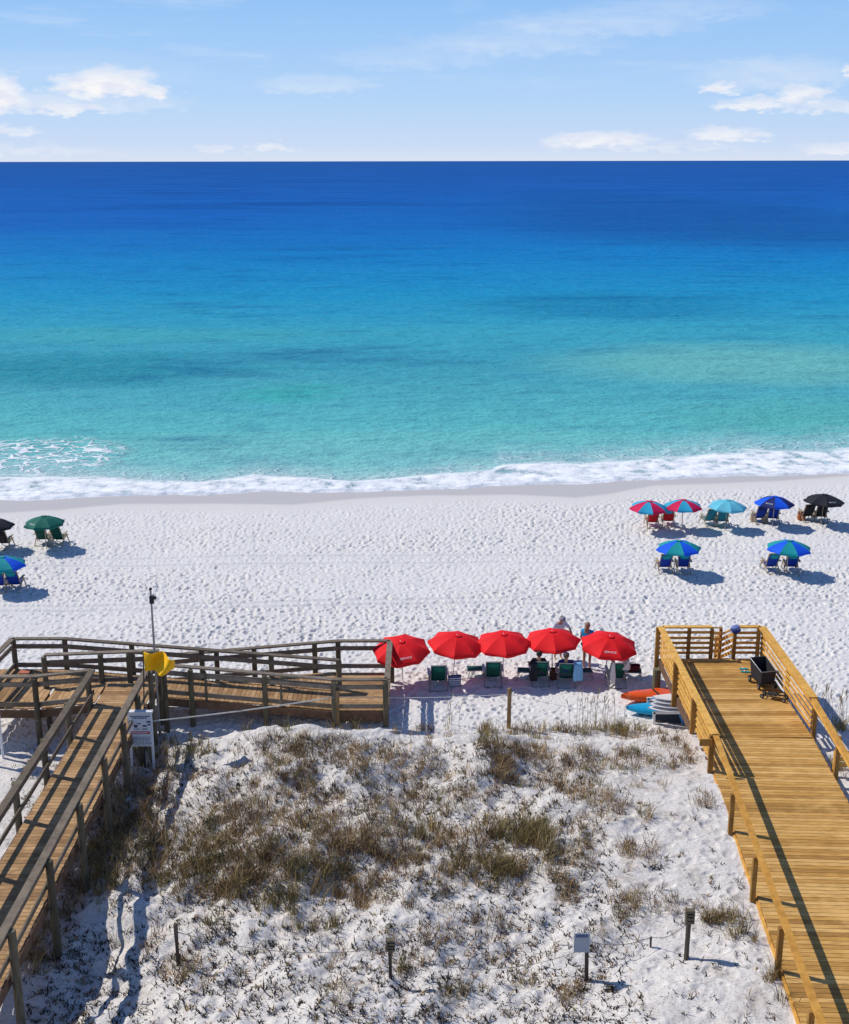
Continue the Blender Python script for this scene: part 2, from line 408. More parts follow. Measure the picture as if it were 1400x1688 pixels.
# depth colour: tt runs from 0 at the horizon to 1 at the shore
den = t.m('ADD', t.m('MULTIPLY', sy_, ct), CAM_H*st)
tt = t.m('DIVIDE', FPX*CAM_H/ct/540.0, den)
ttn = t.m('ADD', tt, t.m('MULTIPLY', t.m('SUBTRACT', nwarp, 0.5), t.m('MULTIPLY', tt, 0.20)))
ttn = t.m('ADD', ttn, t.m('MULTIPLY', t.m('SUBTRACT', nw2, 0.5), 0.05))
wcol = t.ramp(ttn, [(0.0, (.007, .085, .33)), (0.03, (.006, .095, .38)), (0.10, (.006, .115, .44)), (0.20, (.005, .155, .50)), (0.30, (.005, .225, .53)), (0.42, (.014, .31, .53)),
                    (0.53, (.050, .39, .50)), (0.63, (.055, .36, .45)), (0.72, (.085, .43, .48)), (0.82, (.12, .50, .50)), (0.92, (.23, .58, .56)), (1.0, (.42, .62, .60))])
def patch(px, py, rx, ry, col, amt):
    global wcol
    c0 = P(px, py); t0 = (py-265)/540.0
    # an ellipse on the water: across in metres, along the view in the same measure as the depth colour
    ddx = t.m('DIVIDE', t.m('SUBTRACT', sx_, c0.x), rx/FPX*(c0.y*ct+CAM_H*st))
    ddy = t.m('DIVIDE', t.m('SUBTRACT', ttn, t0), ry/540.0)
    r2 = t.m('ADD', t.m('MULTIPLY', ddx, ddx), t.m('MULTIPLY', ddy, ddy))
    wcol = t.mix(t.m('MULTIPLY', t.smooth(r2, 1.3, 0.0), amt), wcol, col)
patch(1180, 365, 420, 55, (.005, .075, .27), .5)
patch(1260, 605, 400, 42, (.18, .54, .48), .75)
patch(1000, 505, 260, 26, (.005, .19, .36), .5)
patch(120, 610, 330, 26, (.012, .25, .33), .6)
patch(470, 650, 110, 14, (.045, .46, .37), .5)
patch(250, 555, 300, 20, (.07, .42, .43), .5)
patch(1330, 690, 260, 30, (.10, .44, .38), .4)
patch(180, 350, 330, 40, (.006, .11, .48), .35)
# ripple marks
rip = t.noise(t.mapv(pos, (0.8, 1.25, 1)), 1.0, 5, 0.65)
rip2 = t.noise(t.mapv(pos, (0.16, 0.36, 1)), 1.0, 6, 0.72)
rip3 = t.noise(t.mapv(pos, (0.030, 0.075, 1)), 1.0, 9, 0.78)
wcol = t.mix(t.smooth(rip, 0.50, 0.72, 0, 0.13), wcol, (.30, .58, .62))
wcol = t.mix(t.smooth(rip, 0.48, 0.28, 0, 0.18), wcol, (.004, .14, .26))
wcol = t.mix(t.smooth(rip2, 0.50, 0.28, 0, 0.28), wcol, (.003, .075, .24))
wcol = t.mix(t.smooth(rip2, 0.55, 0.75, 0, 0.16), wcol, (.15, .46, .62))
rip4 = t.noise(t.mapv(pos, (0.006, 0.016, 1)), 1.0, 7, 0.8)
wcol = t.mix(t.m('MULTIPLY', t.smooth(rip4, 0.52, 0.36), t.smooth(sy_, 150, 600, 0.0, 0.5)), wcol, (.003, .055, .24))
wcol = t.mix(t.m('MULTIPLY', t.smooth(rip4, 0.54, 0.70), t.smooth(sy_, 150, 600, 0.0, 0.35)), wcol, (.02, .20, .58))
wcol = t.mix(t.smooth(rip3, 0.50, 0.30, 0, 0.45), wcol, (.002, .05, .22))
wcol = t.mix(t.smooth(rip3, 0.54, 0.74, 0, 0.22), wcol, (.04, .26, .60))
# foam
fa = t.node('ShaderNodeAttribute'); fa.attribute_name = 'surf'; u_ = fa.outputs['Fac']
f1 = t.noise(t.mapv(pos, (0.9, 0.9, 1)), 1.0, 6, 0.68); f2 = t.noise(t.mapv(pos, (0.35, 0.8, 1), (3, 1, 0)), 1.0, 5, 0.6)
edge = t.m('ADD', u_, t.m('ADD', t.m('MULTIPLY', t.m('SUBTRACT', f2, 0.5), 0.75), t.m('MULTIPLY', t.m('SUBTRACT', f1, 0.5), 0.55)))
foam = t.smooth(edge, 1.12, 0.80)
vo = t.node('ShaderNodeTexVoronoi', {'Vector': t.mapv(t.node('ShaderNodeVectorMath', {0: pos, 1: t.node('ShaderNodeVectorMath', {0: t.noise(pos, 0.9, 4, 0.6, 1), 3: 1.4}, operation='SCALE').outputs[0]}).outputs[0], (0.55, 0.85, 0)), 'Scale': 1.4}); vo.feature = 'DISTANCE_TO_EDGE'
lace = t.smooth(vo.outputs[0], 0.10, 0.02)
holes = t.m('MULTIPLY', t.smooth(f1, 0.46, 0.33), t.smooth(u_, 0.05, 0.3))
foam = t.m('MULTIPLY', foam, t.m('SUBTRACT', 1.0, t.m('MULTIPLY', holes, 0.95)))
# lacy wisps that trail behind the white water, and a broken patch at the left
trail = t.m('MULTIPLY', t.smooth(t.m('ADD', u_, t.m('MULTIPLY', f2, 1.0)), 2.5, 1.0), 0.55)
lp = P(60, 752); 
ddx = t.m('DIVIDE', t.m('SUBTRACT', sx_, lp.x), 6.0); ddy = t.m('DIVIDE', t.m('SUBTRACT', sy_, lp.y), 5.5)
lpm = t.smooth(t.m('ADD', t.m('ADD', t.m('MULTIPLY', ddx, ddx), t.m('MULTIPLY', ddy, ddy)), t.m('SUBTRACT', f2, .5)), 1.15, 0.35)
foam = t.m('MAXIMUM', foam, t.m('MULTIPLY', lace, t.m('MAXIMUM', trail, lpm)))
foam = t.m('MAXIMUM', foam, t.m('MULTIPLY', t.smooth(f1, 0.56, 0.66), t.m('MULTIPLY', lpm, 0.7)))
# thin milky water next to the foam
wcol = t.mix(t.smooth(t.m('ADD', u_, f2), 2.9, 1.2, 0, 0.55), wcol, (.45, .60, .62))
fcol = t.mix(t.smooth(f1, 0.35, 0.62), (.60, .64, .68), (.92, .92, .92))
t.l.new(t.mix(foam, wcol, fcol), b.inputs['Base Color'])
t.l.new(t.mix(foam, 0.35, 0.9, 'FLOAT'), b.inputs['Roughness'])
b.inputs['IOR'].default_value = 1.33; b.inputs['Specular IOR Level'].default_value = 0.0
hh = t.m('ADD', rip, t.m('MULTIPLY', rip2, 3.0))
hh = t.m('ADD', hh, t.m('MULTIPLY', f1, t.m('MULTIPLY', foam, 2.0)))
bp = t.node('ShaderNodeBump', {'Height': hh, 'Strength': t.m('SUBTRACT', 0.75, t.m('MULTIPLY', foam, 0.5)), 'Distance': 0.45}); df = t.node('ShaderNodeBsdfDiffuse', {'Color': t.mix(foam, wcol, fcol), 'Normal': bp.outputs[0]}); gl = t.node('ShaderNodeBsdfGlossy', {'Roughness': 0.22, 'Normal': bp.outputs[0]})
fr = t.node('ShaderNodeFresnel', {'IOR': 1.33, 'Normal': bp.outputs[0]}).outputs[0]
fr = t.m('MULTIPLY', t.m('MINIMUM', fr, 0.35), t.m('MULTIPLY', t.m('SUBTRACT', 1.0, foam), 0.16))     # a choppy sea mirrors little of the sky
ms = t.node('ShaderNodeMixShader', {0: fr, 1: df.outputs[0], 2: gl.outputs[0]}); t.l.new(ms.outputs[0], t.n['Material Output'].inputs[0]); t.n.remove(b)
SEA = m
nc = 620
dys = np.concatenate([np.linspace(0, 3.0, 60), np.linspace(3.1, 20, 90), np.geomspace(20.5, 60000, 110)])
Us = np.linspace(-1, 1, nc)
base = 66.0
zcr = (base+dys)*ct+CAM_H*st
X = Us[None, :]*(0.6*zcr)[:, None]
yf, yf2 = Yfoam(X), Yfoam2(X)
rag = (fbm(X*0.9, X*0+1.7, 4, 90)-.5)*0.7+(fbm(X*0.22, X*0+5.7, 2, 95)-.5)*0.8
fade = np.exp(-dys/30.0)[:, None]
Y = dys[:, None]+base+(yf+rag-base)*fade
surf = (Y-yf)/(yf2-yf); surf = np.where(dys[:, None] > 60, 9.0, surf)
lift = sstep(dys[:, None]+0*X, 0, 0.5)
Z = 0.0+lift*(0.07+0.12*(fbm(X*1.1, Y*1.4, 4, 120)-.25)*sstep(surf, 1.3, 0.4))
Z = Z+0.10*np.exp(-((surf-0.75)/0.22)**2)*fbm(X*0.25, Y*0.1, 2, 130)*2
Z = np.where(dys[:, None] > 20, 0.07, Z)-0.02*(1-lift)
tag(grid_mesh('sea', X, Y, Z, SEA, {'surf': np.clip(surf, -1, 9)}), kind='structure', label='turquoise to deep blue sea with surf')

# ------------------------------------------------------------------ dune grass (dry stems and green blades, nobody could count them)
VEG = [  # photo x, y, half width, half height, tufts, kind (0 olive green, 1 dry brown, 2 dark sprigs)
 (300, 1235, 70, 22, 60, 0), (250, 1290, 60, 45, 130, 1), (215, 1345, 60, 60, 150, 1), (250, 1400, 110, 60, 260, 1), (330, 1425, 120, 55, 240, 0), (180, 1420, 40, 60, 90, 0),
 (440, 1400, 120, 60, 220, 1), (490, 1370, 90, 50, 110, 1), (400, 1350, 70, 40, 110, 1), (470, 1225, 45, 40, 90, 1), (500, 1260, 50, 45, 80, 1), (455, 1195, 70, 14, 70, 0), (560, 1195, 40, 12, 40, 0),
 (640, 1185, 50, 14, 60, 0), (600, 1195, 60, 18, 50, 0), (560, 1240, 40, 30, 60, 1), (640, 1260, 60, 40, 80, 1), (650, 1330, 60, 50, 130, 1), (690, 1345, 50, 40, 90, 0),
 (735, 1190, 22, 14, 22, 0), (700, 1215, 40, 20, 35, 1), (815, 1210, 42, 28, 130, 0), (840, 1245, 35, 30, 80, 1), (835, 1275, 25, 25, 50, 1), (890, 1205, 35, 16, 60, 0), (885, 1250, 25, 20, 35, 1),
 (960, 1200, 60, 12, 90, 0), (1020, 1205, 60, 10, 70, 0), (1080, 1215, 40, 12, 40, 1), (960, 1255, 35, 25, 50, 1), (965, 1300, 35, 22, 55, 1), (910, 1290, 25, 18, 25, 1), (1030, 1255, 35, 18, 40, 1), (1090, 1260, 40, 16, 30, 1),
 (1130, 1225, 35, 14, 35, 1), (1150, 1255, 22, 18, 30, 1), (1000, 1330, 30, 25, 35, 1), (1165, 1320, 22, 22, 18, 1), (1060, 1345, 20, 10, 10, 1),
 (860, 1375, 60, 22, 110, 0), (880, 1385, 30, 18, 60, 0), (780, 1390, 60, 25, 80, 1), (720, 1420, 60, 40, 110, 1), (600, 1430, 80, 50, 170, 1), (560, 1380, 60, 40, 90, 1), (520, 1450, 60, 40, 90, 0),
 (790, 1440, 60, 28, 110, 0), (850, 1430, 40, 20, 50, 1), (930, 1420, 40, 30, 45, 1), (905, 1400, 15, 30, 22, 0), (960, 1385, 40, 25, 35, 1), (940, 1470, 22, 22, 30, 1), (1050, 1400, 35, 16, 30, 1),
 (640, 1480, 80, 25, 70, 1), (480, 1490, 60, 20, 50, 0), (420, 1465, 80, 25, 80, 1), (340, 1480, 60, 15, 40, 1), (1080, 1480, 50, 14, 30, 1), (1110, 1500, 40, 25, 35, 1), (1020, 1500, 40, 22, 35, 1),
 (1190, 1518, 40, 9, 45, 1), (1225, 1545, 30, 12, 35, 0), (1265, 1530, 15, 10, 12, 0), (1215, 1460, 20, 14, 12, 2), (1245, 1400, 12, 14, 8, 2), (1180, 1390, 20, 12, 8, 2), (700, 1560, 40, 25, 12, 1), (790, 1530, 60, 30, 20, 1),
 (350, 1520, 25, 15, 12, 0), (500, 1530, 30, 10, 12, 0), (550, 1530, 20, 10, 8, 0), (760, 1640, 35, 12, 18, 0), (860, 1620, 50, 12, 18, 1), (930, 1640, 40, 12, 14, 1), (670, 1600, 30, 14, 14, 0), (300, 1600, 26, 24, 30, 1),
 (60, 1560, 40, 50, 90, 1), (130, 1570, 40, 60, 40, 2), (110, 1480, 30, 40, 60, 1), (110, 1300, 40, 40, 50, 1), (60, 1240, 25, 14, 14, 1), (150, 1220, 30, 20, 22, 1), (250, 1240, 40, 14, 40, 0), (560, 1650, 40, 30, 14, 1),
 (1340, 1240, 10, 10, 6, 1), (1370, 1200, 14, 14, 30, 0), (1390, 1195, 12, 12, 30, 0), (1380, 1270, 20, 20, 20, 1), (1350, 1150, 6, 8, 3, 0), (1170, 1590, 40, 20, 8, 2), (1270, 1610, 10, 12, 9, 0), (1290, 1655, 8, 14, 8, 0),
 (700, 1300, 420, 80, 210, 1), (650, 1430, 440, 80, 220, 1), (500, 1560, 400, 90, 90, 1), (300, 1340, 120, 100, 200, 2), (480, 1380, 300, 90, 230, 1), (700, 1380, 260, 110, 260, 1), (900, 1260, 230, 60, 120, 1), (650, 1230, 300, 40, 120, 1), (170, 1400, 80, 90, 200, 1), (420, 1300, 160, 60, 120, 1), (850, 1560, 330, 60, 30, 1), (450, 1290, 130, 40, 30, 1)]
BV, BF, BC = [], [], []
PAL = {0: [(.34, .27, .10), (.44, .33, .15), (.24, .19, .07), (.18, .14, .06), (.42, .28, .13)],
       1: [(.36, .22, .10), (.24, .14, .065), (.52, .36, .18), (.15, .095, .055), (.28, .23, .09), (.48, .33, .16)],
       2: [(.03, .024, .016), (.055, .04, .026), (.10, .07, .045)]}
def blades(x0, y0, z0, n, hgt, spread, kind, wd=0.011, lean=0.5):
    az_ = rng.uniform(0, 2*np.pi, n); rr = spread*np.sqrt(rng.uniform(0, 1, n)); a2 = rng.uniform(0, 2*np.pi, n)
    bx, by = x0+rr*np.cos(a2), y0+rr*np.sin(a2)
    h = hgt*rng.uniform(0.45, 1.15, n); ln = lean*h*rng.uniform(0.2, 1.3, n)
    dxv, dyv = np.cos(az_), np.sin(az_); wx_, wy_ = -dyv*wd/2, dxv*wd/2
    tw = rng.uniform(-1, 1, n)*np.pi; wx_, wy_ = np.cos(tw)*wd/2, np.sin(tw)*wd/2
    z1 = z0-0.05
    pts = np.stack([np.stack([bx-wx_, by-wy_, np.full(n, z1)], -1), np.stack([bx+wx_, by+wy_, np.full(n, z1)], -1),
                    np.stack([bx+dxv*ln*.35+wx_*.8, by+dyv*ln*.35+wy_*.8, z0+h*.6], -1), np.stack([bx+dxv*ln*.35-wx_*.8, by+dyv*ln*.35-wy_*.8, z0+h*.6], -1),
                    np.stack([bx+dxv*ln, by+dyv*ln, z0+h], -1)], 1)
    pal = np.array(PAL[kind]); c = pal[rng.integers(0, len(pal))]*rng.uniform(0.55, 1.35, (n, 1))*rng.uniform(.7, 1.25)
    return pts, np.repeat(c[:, None, :], 5, 1)
PTS, COL = [], []
gx, gy = [], []
jobs = []
for (px, py, rx, ry, n, kind) in VEG:
    for _ in range(int(n*(.7 if kind == 0 else .85))):
        a_ = random.uniform(0, 2*math.pi); r_ = math.sqrt(random.random())*random.uniform(.75, 1.15)
        jobs.append((px+rx*r_*math.cos(a_), py+ry*r_*math.sin(a_), kind))
q = np.array([(j[0], j[1]) for j in jobs]); zz = np.full(len(q), 0.5)
def batchG(q):
    u, v = (q[:, 0]-700)/FPX, (q[:, 1]-844)/FPX
    rz = -st-v*ct; ry = ct-v*st; z = np.full(len(q), 0.5)
    for _ in range(14):
        tt_ = (z-CAM_H)/rz; x, y = u*tt_, ry*tt_; z = 0.5*z+0.5*macro(x, y)
    return x, y, macro(x, y)
GX, GY, GZ = batchG(q)
def on_walk(x, y): return (-10.4 < x < -8.3 and y > 34.5)
PATCHY = fbm(GX*1.1, GY*1.1, 3, 640)
for (j, x, y, z, pk) in zip(jobs, GX, GY, GZ, PATCHY):
    if pk < .47 and random.random() < (.62 if x > -3 else .22): continue
    if y > 36.2 or (7.6 < x < 11.6): continue
    kind = j[2]
    if kind == 0: p, c = blades(x, y, z, random.randint(7, 20), random.uniform(.15, .58), random.uniform(.04, .22), 0, .014, .8)
    elif kind == 1: p, c = blades(x, y, z, random.randint(7, 20), random.uniform(.08, .42), random.uniform(.05, .26), 1, .013, 1.1)
    else: p, c = blades(x, y, z, random.randint(5, 10), random.uniform(.05, .14), random.uniform(.04, .12), 2, .014, 1.3)
    PTS.append(p); COL.append(c)
# small dark sprigs and runners lying all over the dune
n = 13000
q = np.stack([rng.uniform(20, 1330, n), 1200+490*rng.uniform(0, 1, n)], -1)
x, y, z = batchG(q)
keep = fbm(x*0.9, y*0.9, 3, 500)
for i in range(n):
    if 7.3+0.06*(y[i]-26) < x[i] < 12 or y[i] > 34: continue
    bare = (x[i] > 4.6 and y[i] < 33)
    if random.random() > (0.07 if bare else (0.35+1.3*(keep[i]-0.35))): continue
    p, c = blades(x[i], y[i], z[i], random.randint(2, 7), random.uniform(.03, .12), random.uniform(.02, .09), random.choice((1, 2, 2, 2)), .028, 2.2)
    PTS.append(p); COL.append(c)
PTS = np.concatenate(PTS); COL = np.concatenate(COL); nb = len(PTS)
me = bpy.data.meshes.new('dune_grass'); me.vertices.add(nb*5); me.vertices.foreach_set('co', PTS.astype(np.float32).ravel())
b0 = np.arange(nb)[:, None]*5
tri = np.concatenate([b0+np.array([[0, 1, 2]]), b0+np.array([[0, 2, 3]]), b0+np.array([[3, 2, 4]])], 0).astype(np.int32)
me.loops.add(tri.size); me.loops.foreach_set('vertex_index', tri.ravel()); me.polygons.add(len(tri)); me.polygons.foreach_set('loop_start', np.arange(len(tri), dtype=np.int32)*3)
ca = me.color_attributes.new('blade', 'FLOAT_COLOR', 'POINT'); ca.data.foreach_set('color', np.concatenate([COL, np.ones(COL.shape[:2]+(1,))], -1).astype(np.float32).ravel())
m, t, b = mat('grass_blades'); at = t.node('ShaderNodeAttribute'); at.attribute_name = 'blade'
t.l.new(at.outputs['Color'], b.inputs['Base Color']); b.inputs['Roughness'].default_value = 0.7; b.inputs['Specular IOR Level'].default_value = 0.15
GRASS = m; me.materials.append(m); me.update(calc_edges=True)
gro = bpy.data.objects.new('dune_grass', me); C.objects.link(gro)
tag(gro, 'dry brown and olive dune grass with sprigs growing over the white sand dune', 'grass', kind='stuff')
print('blades', nb)

# ------------------------------------------------------------------ boardwalk helpers
def planks(mb, a, b_, wd, pw=0.14, gap=0.012, th=0.035, over=0.0):
    """boards laid across the run from a to b_ (tops at the z given)"""
    a, b_ = Vector(a), Vector(b_); L = (b_-a).length; n = int(L/(pw+gap)); d = (b_-a)/L
    sd = Vector((d.y, -d.x, 0)).normalized()
    for i in range(n):
        c = a+d*((i+.5)*(pw+gap)); c = c-Vector((0, 0, th/2)); o_ = random.uniform(-.012, .012)
        mb.beam(c-sd*(wd/2+over)+sd*o_, c+sd*(wd/2+over)+sd*o_, pw, th, up=d.cross(sd)*-1)
def rail_run(par, pts, mr, zdeck=None, caph=1.07, boards=(0.80, 0.12), cap=(0.19, 0.05), bd=(0.045, 0.15)):
    """cap rail plus side boards along a list of deck level points"""
    for a, b_ in zip(pts[:-1], pts[1:]):
        a, b_ = Vector(a), Vector(b_)
        mb = MB(); mb.beam(a+Vector((0, 0, caph)), b_+Vector((0, 0, caph)), cap[0], cap[1]); mb.build('cap_rail', mr, par)
        for h in boards:
            mb = MB(); mb.beam(a+Vector((0, 0, h)), b_+Vector((0, 0, h)), bd[0], bd[1]); mb.build('side_rail', mr, par)
def post(par, x, y, z0, z1, mt, rnd_=True, s=0.095):
    mb = MB()
    if rnd_: mb.tube([(x, y, z0), (x, y, z1-0.02), (x, y, z1)], [s, s*.93, s*.85], 12)
    else: mb.beam((x, y, z0), (x, y, z1), 2*s, 2*s, up=(0, 1, 0))
    return mb.build('post', mt, par, smooth=False)

# ------------------------------------------------------------------ left boardwalk with switchback ramps
B = empty('boardwalk', (-9.3, 30, 0.0), label='weathered brown boardwalk on the left with ramps doubling back down to the beach', cat='boardwalk')
ZW = 1.5
XL, XR = -10.15, -8.5
mb = MB(); planks(mb, (-9.325, 14, ZW), (-9.325, 36.35, ZW), 1.55); mb.build('decking', W_DECK_OLD, B)
for x in (XL+.03, XR-.03):
    mb = MB(); mb.beam((x, 14, ZW-.17), (x, 34.9, ZW-.17), .045, .26); mb.build('fascia', W_FASC_OLD, B)
for x in (XL, XR): rail_run(B, [(x, 14, ZW), (x, 34.9, ZW)], W_RAIL_OLD, boards=(.90, .36), bd=(.04, .13))
for y in (16.6, 19.2, 21.7, 24.3, 26.8, 29.2, 31.3, 33.1, 34.85): post(B, XR+.13, y, ground_z(XR+.13, y)-.5, ZW+1.04, W_POST_OLD)
for y in (17.5, 20.2, 22.8, 25.4, 27.9, 30.3, 32.6, 34.85): post(B, XL-.13, y, ground_z(XL-.13, y)-.5, ZW+1.04, W_POST_OLD)
for y in np.arange(16, 34, 2.4):
    mb = MB(); mb.beam((XL, y, ZW-.2), (XR, y, ZW-.2), .05, .2); mb.build('joist', W_FASC_OLD, B)
# ramp to the left landing, left landing, long ramp to the right landing, last ramp to the sand
Y1, Y2_, Y3, Y4 = 34.9, 36.42, 38.0, 39.6
ZL, ZR = 1.3, 0.52
XA = -11.9
mb = MB(); planks(mb, (XL, (Y1+Y2_)/2, ZW), (XA, (Y1+Y2_)/2, ZL), Y2_-Y1-.05); planks(mb, (XA, (Y1+Y3)/2, ZL), (-14.2, (Y1+Y3)/2, ZL), Y3-Y1-.05); mb.build('decking', W_DECK_OLD, B)
mb = MB(); planks(mb, (XA, (Y2_+Y3)/2, ZL), (-2.95, (Y2_+Y3)/2, ZR), Y3-Y2_-.08); mb.build('decking', W_DECK_OLD, B)
mb = MB(); planks(mb, (-2.05, Y2_, ZR), (-2.05, Y4, ZR), 1.75); mb.build('decking', W_DECK_OLD, B)
mb = MB(); planks(mb, (-2.95, (Y3+Y4)/2, ZR), (-9.0, (Y3+Y4)/2, 0.03), Y4-Y3-.08); mb.build('decking', W_DECK_OLD, B)
def fascia(a, b_, h=.26):
    a, b_ = Vector(a), Vector(b_); o_ = Vector((0, 0, -.05-h/2)); mb = MB(); mb.beam(a+o_, b_+o_, .04, h); mb.build('fascia', W_FASC_OLD, B)
fascia((XL, Y1, ZW), (XA, Y1, ZL)); fascia((XA, Y1, ZL), (-14.2, Y1, ZL)); fascia((XR, Y1+.05, ZW), (XR, Y2_, ZW)); fascia((-8.5, Y2_, 1.02), (-2.95, Y2_, ZR)); fascia((-2.95, Y2_, ZR), (-1.2, Y2_, ZR), .34)
fascia((XA, Y3, ZL), (-2.95, Y3, ZR)); fascia((-2.95, Y4, ZR), (-9, Y4, .03), .12); fascia((-1.2, Y2_, ZR), (-1.2, Y4, ZR)); fascia((-14.2, Y1, ZL), (-14.2, Y3, ZL))
bo = (.80, .14)
rail_run(B, [(XL-.05, Y1, ZW), (XA, Y1, ZL), (-14.2, Y1, ZL)], W_RAIL_OLD, boards=bo)
rail_run(B, [(-13.75, Y1+.1, ZL), (-13.6, Y3, ZL), (XA, Y3, ZL), (-2.85, Y3, ZR)], W_RAIL_OLD, boards=bo)
rail_run(B, [(-8.45, Y2_+.1, ZW-.02), (-12.1, Y2_+.12, 1.33)], W_RAIL_OLD, boards=bo)
rail_run(B, [(-8.35, Y2_+.05, 1.02), (-2.95, Y2_, ZR), (-1.2, Y2_, ZR), (-1.2, Y4+.1, ZR), (-3.0, Y4+.1, ZR), (-9.0, Y4, .03)], W_RAIL_OLD, boards=bo)
for (x, y, zt) in [(-11.9, Y1-.1, ZL), (-14.1, Y1-.1, ZL), (-13.6, Y3+.08, ZL), (-11.9, Y3+.08, ZL), (-9.7, Y3+.08, 1.12), (-7.4, Y3+.08, .92), (-5.1, Y3+.08, .73), (-2.85, Y3+.05, ZR+.02),
                   (-12.1, Y2_+.02, 1.33), (-10.3, Y2_+.02, 1.42), (-9.4, Y2_+.02, 1.42), (-8.45, Y2_+.02, 1.45),
                   (-8.2, Y2_-.5, 1.35), (-7.45, Y2_-.1, .93), (-5.1, Y2_-.1, .73), (-2.9, Y2_-.1, ZR), (-1.25, Y2_-.1, ZR), (-1.15, Y4+.2, ZR), (-3.0, Y4+.2, ZR), (-3.8, Y4+.1, .46), (-5.9, Y4+.1, .29), (-7.2, Y4+.1, .2)]:
    post(B, x, y, ground_z(x, y)-.4, zt+1.04, W_POST_OLD)
for (x, zt) in ((-7.0, .9), (-4.6, .69)): post(B, x, Y2_+.03, zt-.1, zt+.95, W_POST_OLD, False, .035)

# ------------------------------------------------------------------ right boardwalk
B2 = empty('boardwalk', (9.7, 33, 0.0), label='golden new wooden boardwalk deck on the right with slatted railings', cat='boardwalk')
ZD = 1.2
def xl(y): return 8.0 if y > 31 else 8.0-.062*(31-y)
def xr(y): return 11.42 if y > 33.4 else 11.42-.055*(33.4-y)
mb = MB(); y = 13.0; pw, gp = .135, .014
while y < 39.05:
    a, b_ = xl(y)+.03+random.uniform(-.008, .008), xr(y)-.03+random.uniform(-.008, .008)
    sk = 0.0 if y > 33 else .05
    mb.beam((a, y+sk*1.6, ZD-.018), (b_, y-sk*1.6, ZD-.018), pw, .036, up=(0, 0, 1)); y += pw+gp
mb.build('decking', W_DECK_NEW, B2)
# nail heads and worn flecks are part of the boards; side boards under the deck
for f, nm in ((xl, 1), (xr, -1)):
    for ya, yb in ((13, 31 if nm == 1 else 33.4), (31 if nm == 1 else 33.4, 39.1)):
        mb = MB(); mb.beam((f(ya+.01), ya, ZD-.19), (f(yb-.01) if yb < 39 else f(yb), yb, ZD-.19), .045, .28); mb.build('fascia', W_FASC_OLD if yb > 39 else W_RAIL_NEW, B2)
mb = MB(); mb.beam((8.0, 39.12, ZD-.19), (11.42, 39.12, ZD-.19), .045, .28); mb.build('fascia', W_FASC_OLD, B2)
for y in np.arange(15, 39, 2.0):
    mb = MB(); mb.beam((xl(y)+.1, y, ZD-.2), (xr(y)-.1, y, ZD-.2), .06, .2); mb.build('joist', W_FASC_OLD, B2)
def slats(a, b_, hs=(.16, .34, .52, .70, .88), cap=True, capw=.20, hb=.088, top=1.1):
    a, b_ = Vector(a), Vector(b_)
    if cap: mb = MB(); mb.beam(a+Vector((0, 0, top)), b_+Vector((0, 0, top)), capw, .045); mb.build('cap_rail', W_RAIL_NEW, B2)
    for h in hs:
        mb = MB(); mb.beam(a+Vector((0, 0, h)), b_+Vector((0, 0, h)), .035, hb); mb.build('slat', W_RAIL_NEW, B2)
slats((8.0, 31.0, ZD), (8.0, 39.15, ZD)); slats((11.42, 33.4, ZD), (11.42, 39.15, ZD), capw=.26)
slats((8.05, 39.15, ZD), (9.72, 39.15, ZD), hs=(.16, .34, .52, .70, .90)); slats((10.5, 39.15, ZD), (11.38, 39.15, ZD))
# long plain rail towards the camera
for f, y0, nm in ((xl, 30.95, -1), (xr, 33.35, 1)):
    mb = MB(); mb.beam((f(y0), y0, ZD+1.08), (f(13), 13, ZD+1.08), .15, .045); mb.beam((f(y0)-nm*.04, y0, ZD+.99), (f(13)-nm*.04, 13, ZD+.99), .04, .12); mb.build('cap_rail', W_RAIL_NEW, B2)
for y in (39.15, 36.1, 33.4, 31.0): post(B2, xl(y)-.09, y, ZD-.42, ZD+1.08, W_POST_NEW, False, .065)
for y in (27.8, 24.9, 22.2, 19.6, 17): post(B2, xl(y)-.09, y, ZD-.35, ZD+1.04, W_POST_NEW, False, .055)
for y in (39.15, 36.2, 33.4, 30.9, 28.2, 25.4, 22.8): post(B2, xr(y)+.09, y, ZD-.42, ZD+1.07, W_POST_NEW, False, .06)
for x in (8.95, 9.72, 10.5, 11.3): post(B2, x, 39.05, ZD-.35, ZD+1.07, W_POST_NEW, False, .055)
for (x, y) in ((7.9, 38.9), (8.15, 36.6), (8.15, 33.3), (9.4, 38.9), (10.8, 38.9), (11.35, 38.9), (11.35, 36.3), (9.7, 36.3)):
    mb = MB(); mb.tube([(x, y, ground_z(x, y)-.4), (x, y, ZD-.33)], .14, 14); mb.build('pile', W_PILE, B2)
# stair down to the beach, its two side rails with sloping slats
for i in range(6):
    mb = MB(); mb.box((10.1, 39.35+.27*i, ZD-.2-.19*i), (.95, .28, .04)); mb.build('stair_tread', W_DECK_NEW, B2)
for x0, x1, y1, dz_ in ((9.75, 10.35, 40.3, .45), (10.55, 10.4, 41.0, 1.05)):
    for h in (.2, .42, .64, .86, 1.06):
        mb = MB(); mb.beam((x0, 39.2, ZD+h), (x1, y1, ZD+h-dz_), .035 if h < 1 else .09, .11 if h < 1 else .045); mb.build('stair_rail', W_RAIL_NEW, B2)
    mb = MB(); mb.beam((x1, y1+.06, -.3), (x1, y1+.06, ZD+1.06-dz_), .1, .1, up=(0, 1, 0)); mb.build('post', W_POST_NEW, B2)
# bracket board where the slatted part ends
pb = Q(1166, 1202, 31.0)
mb = MB(); mb.beam((xl(31)-.46, 30.86, ZD+.93), (xl(31)-.12, 30.86, ZD+.93), .04, .20); mb.build('bracket_board', W_POST_NEW, B2)

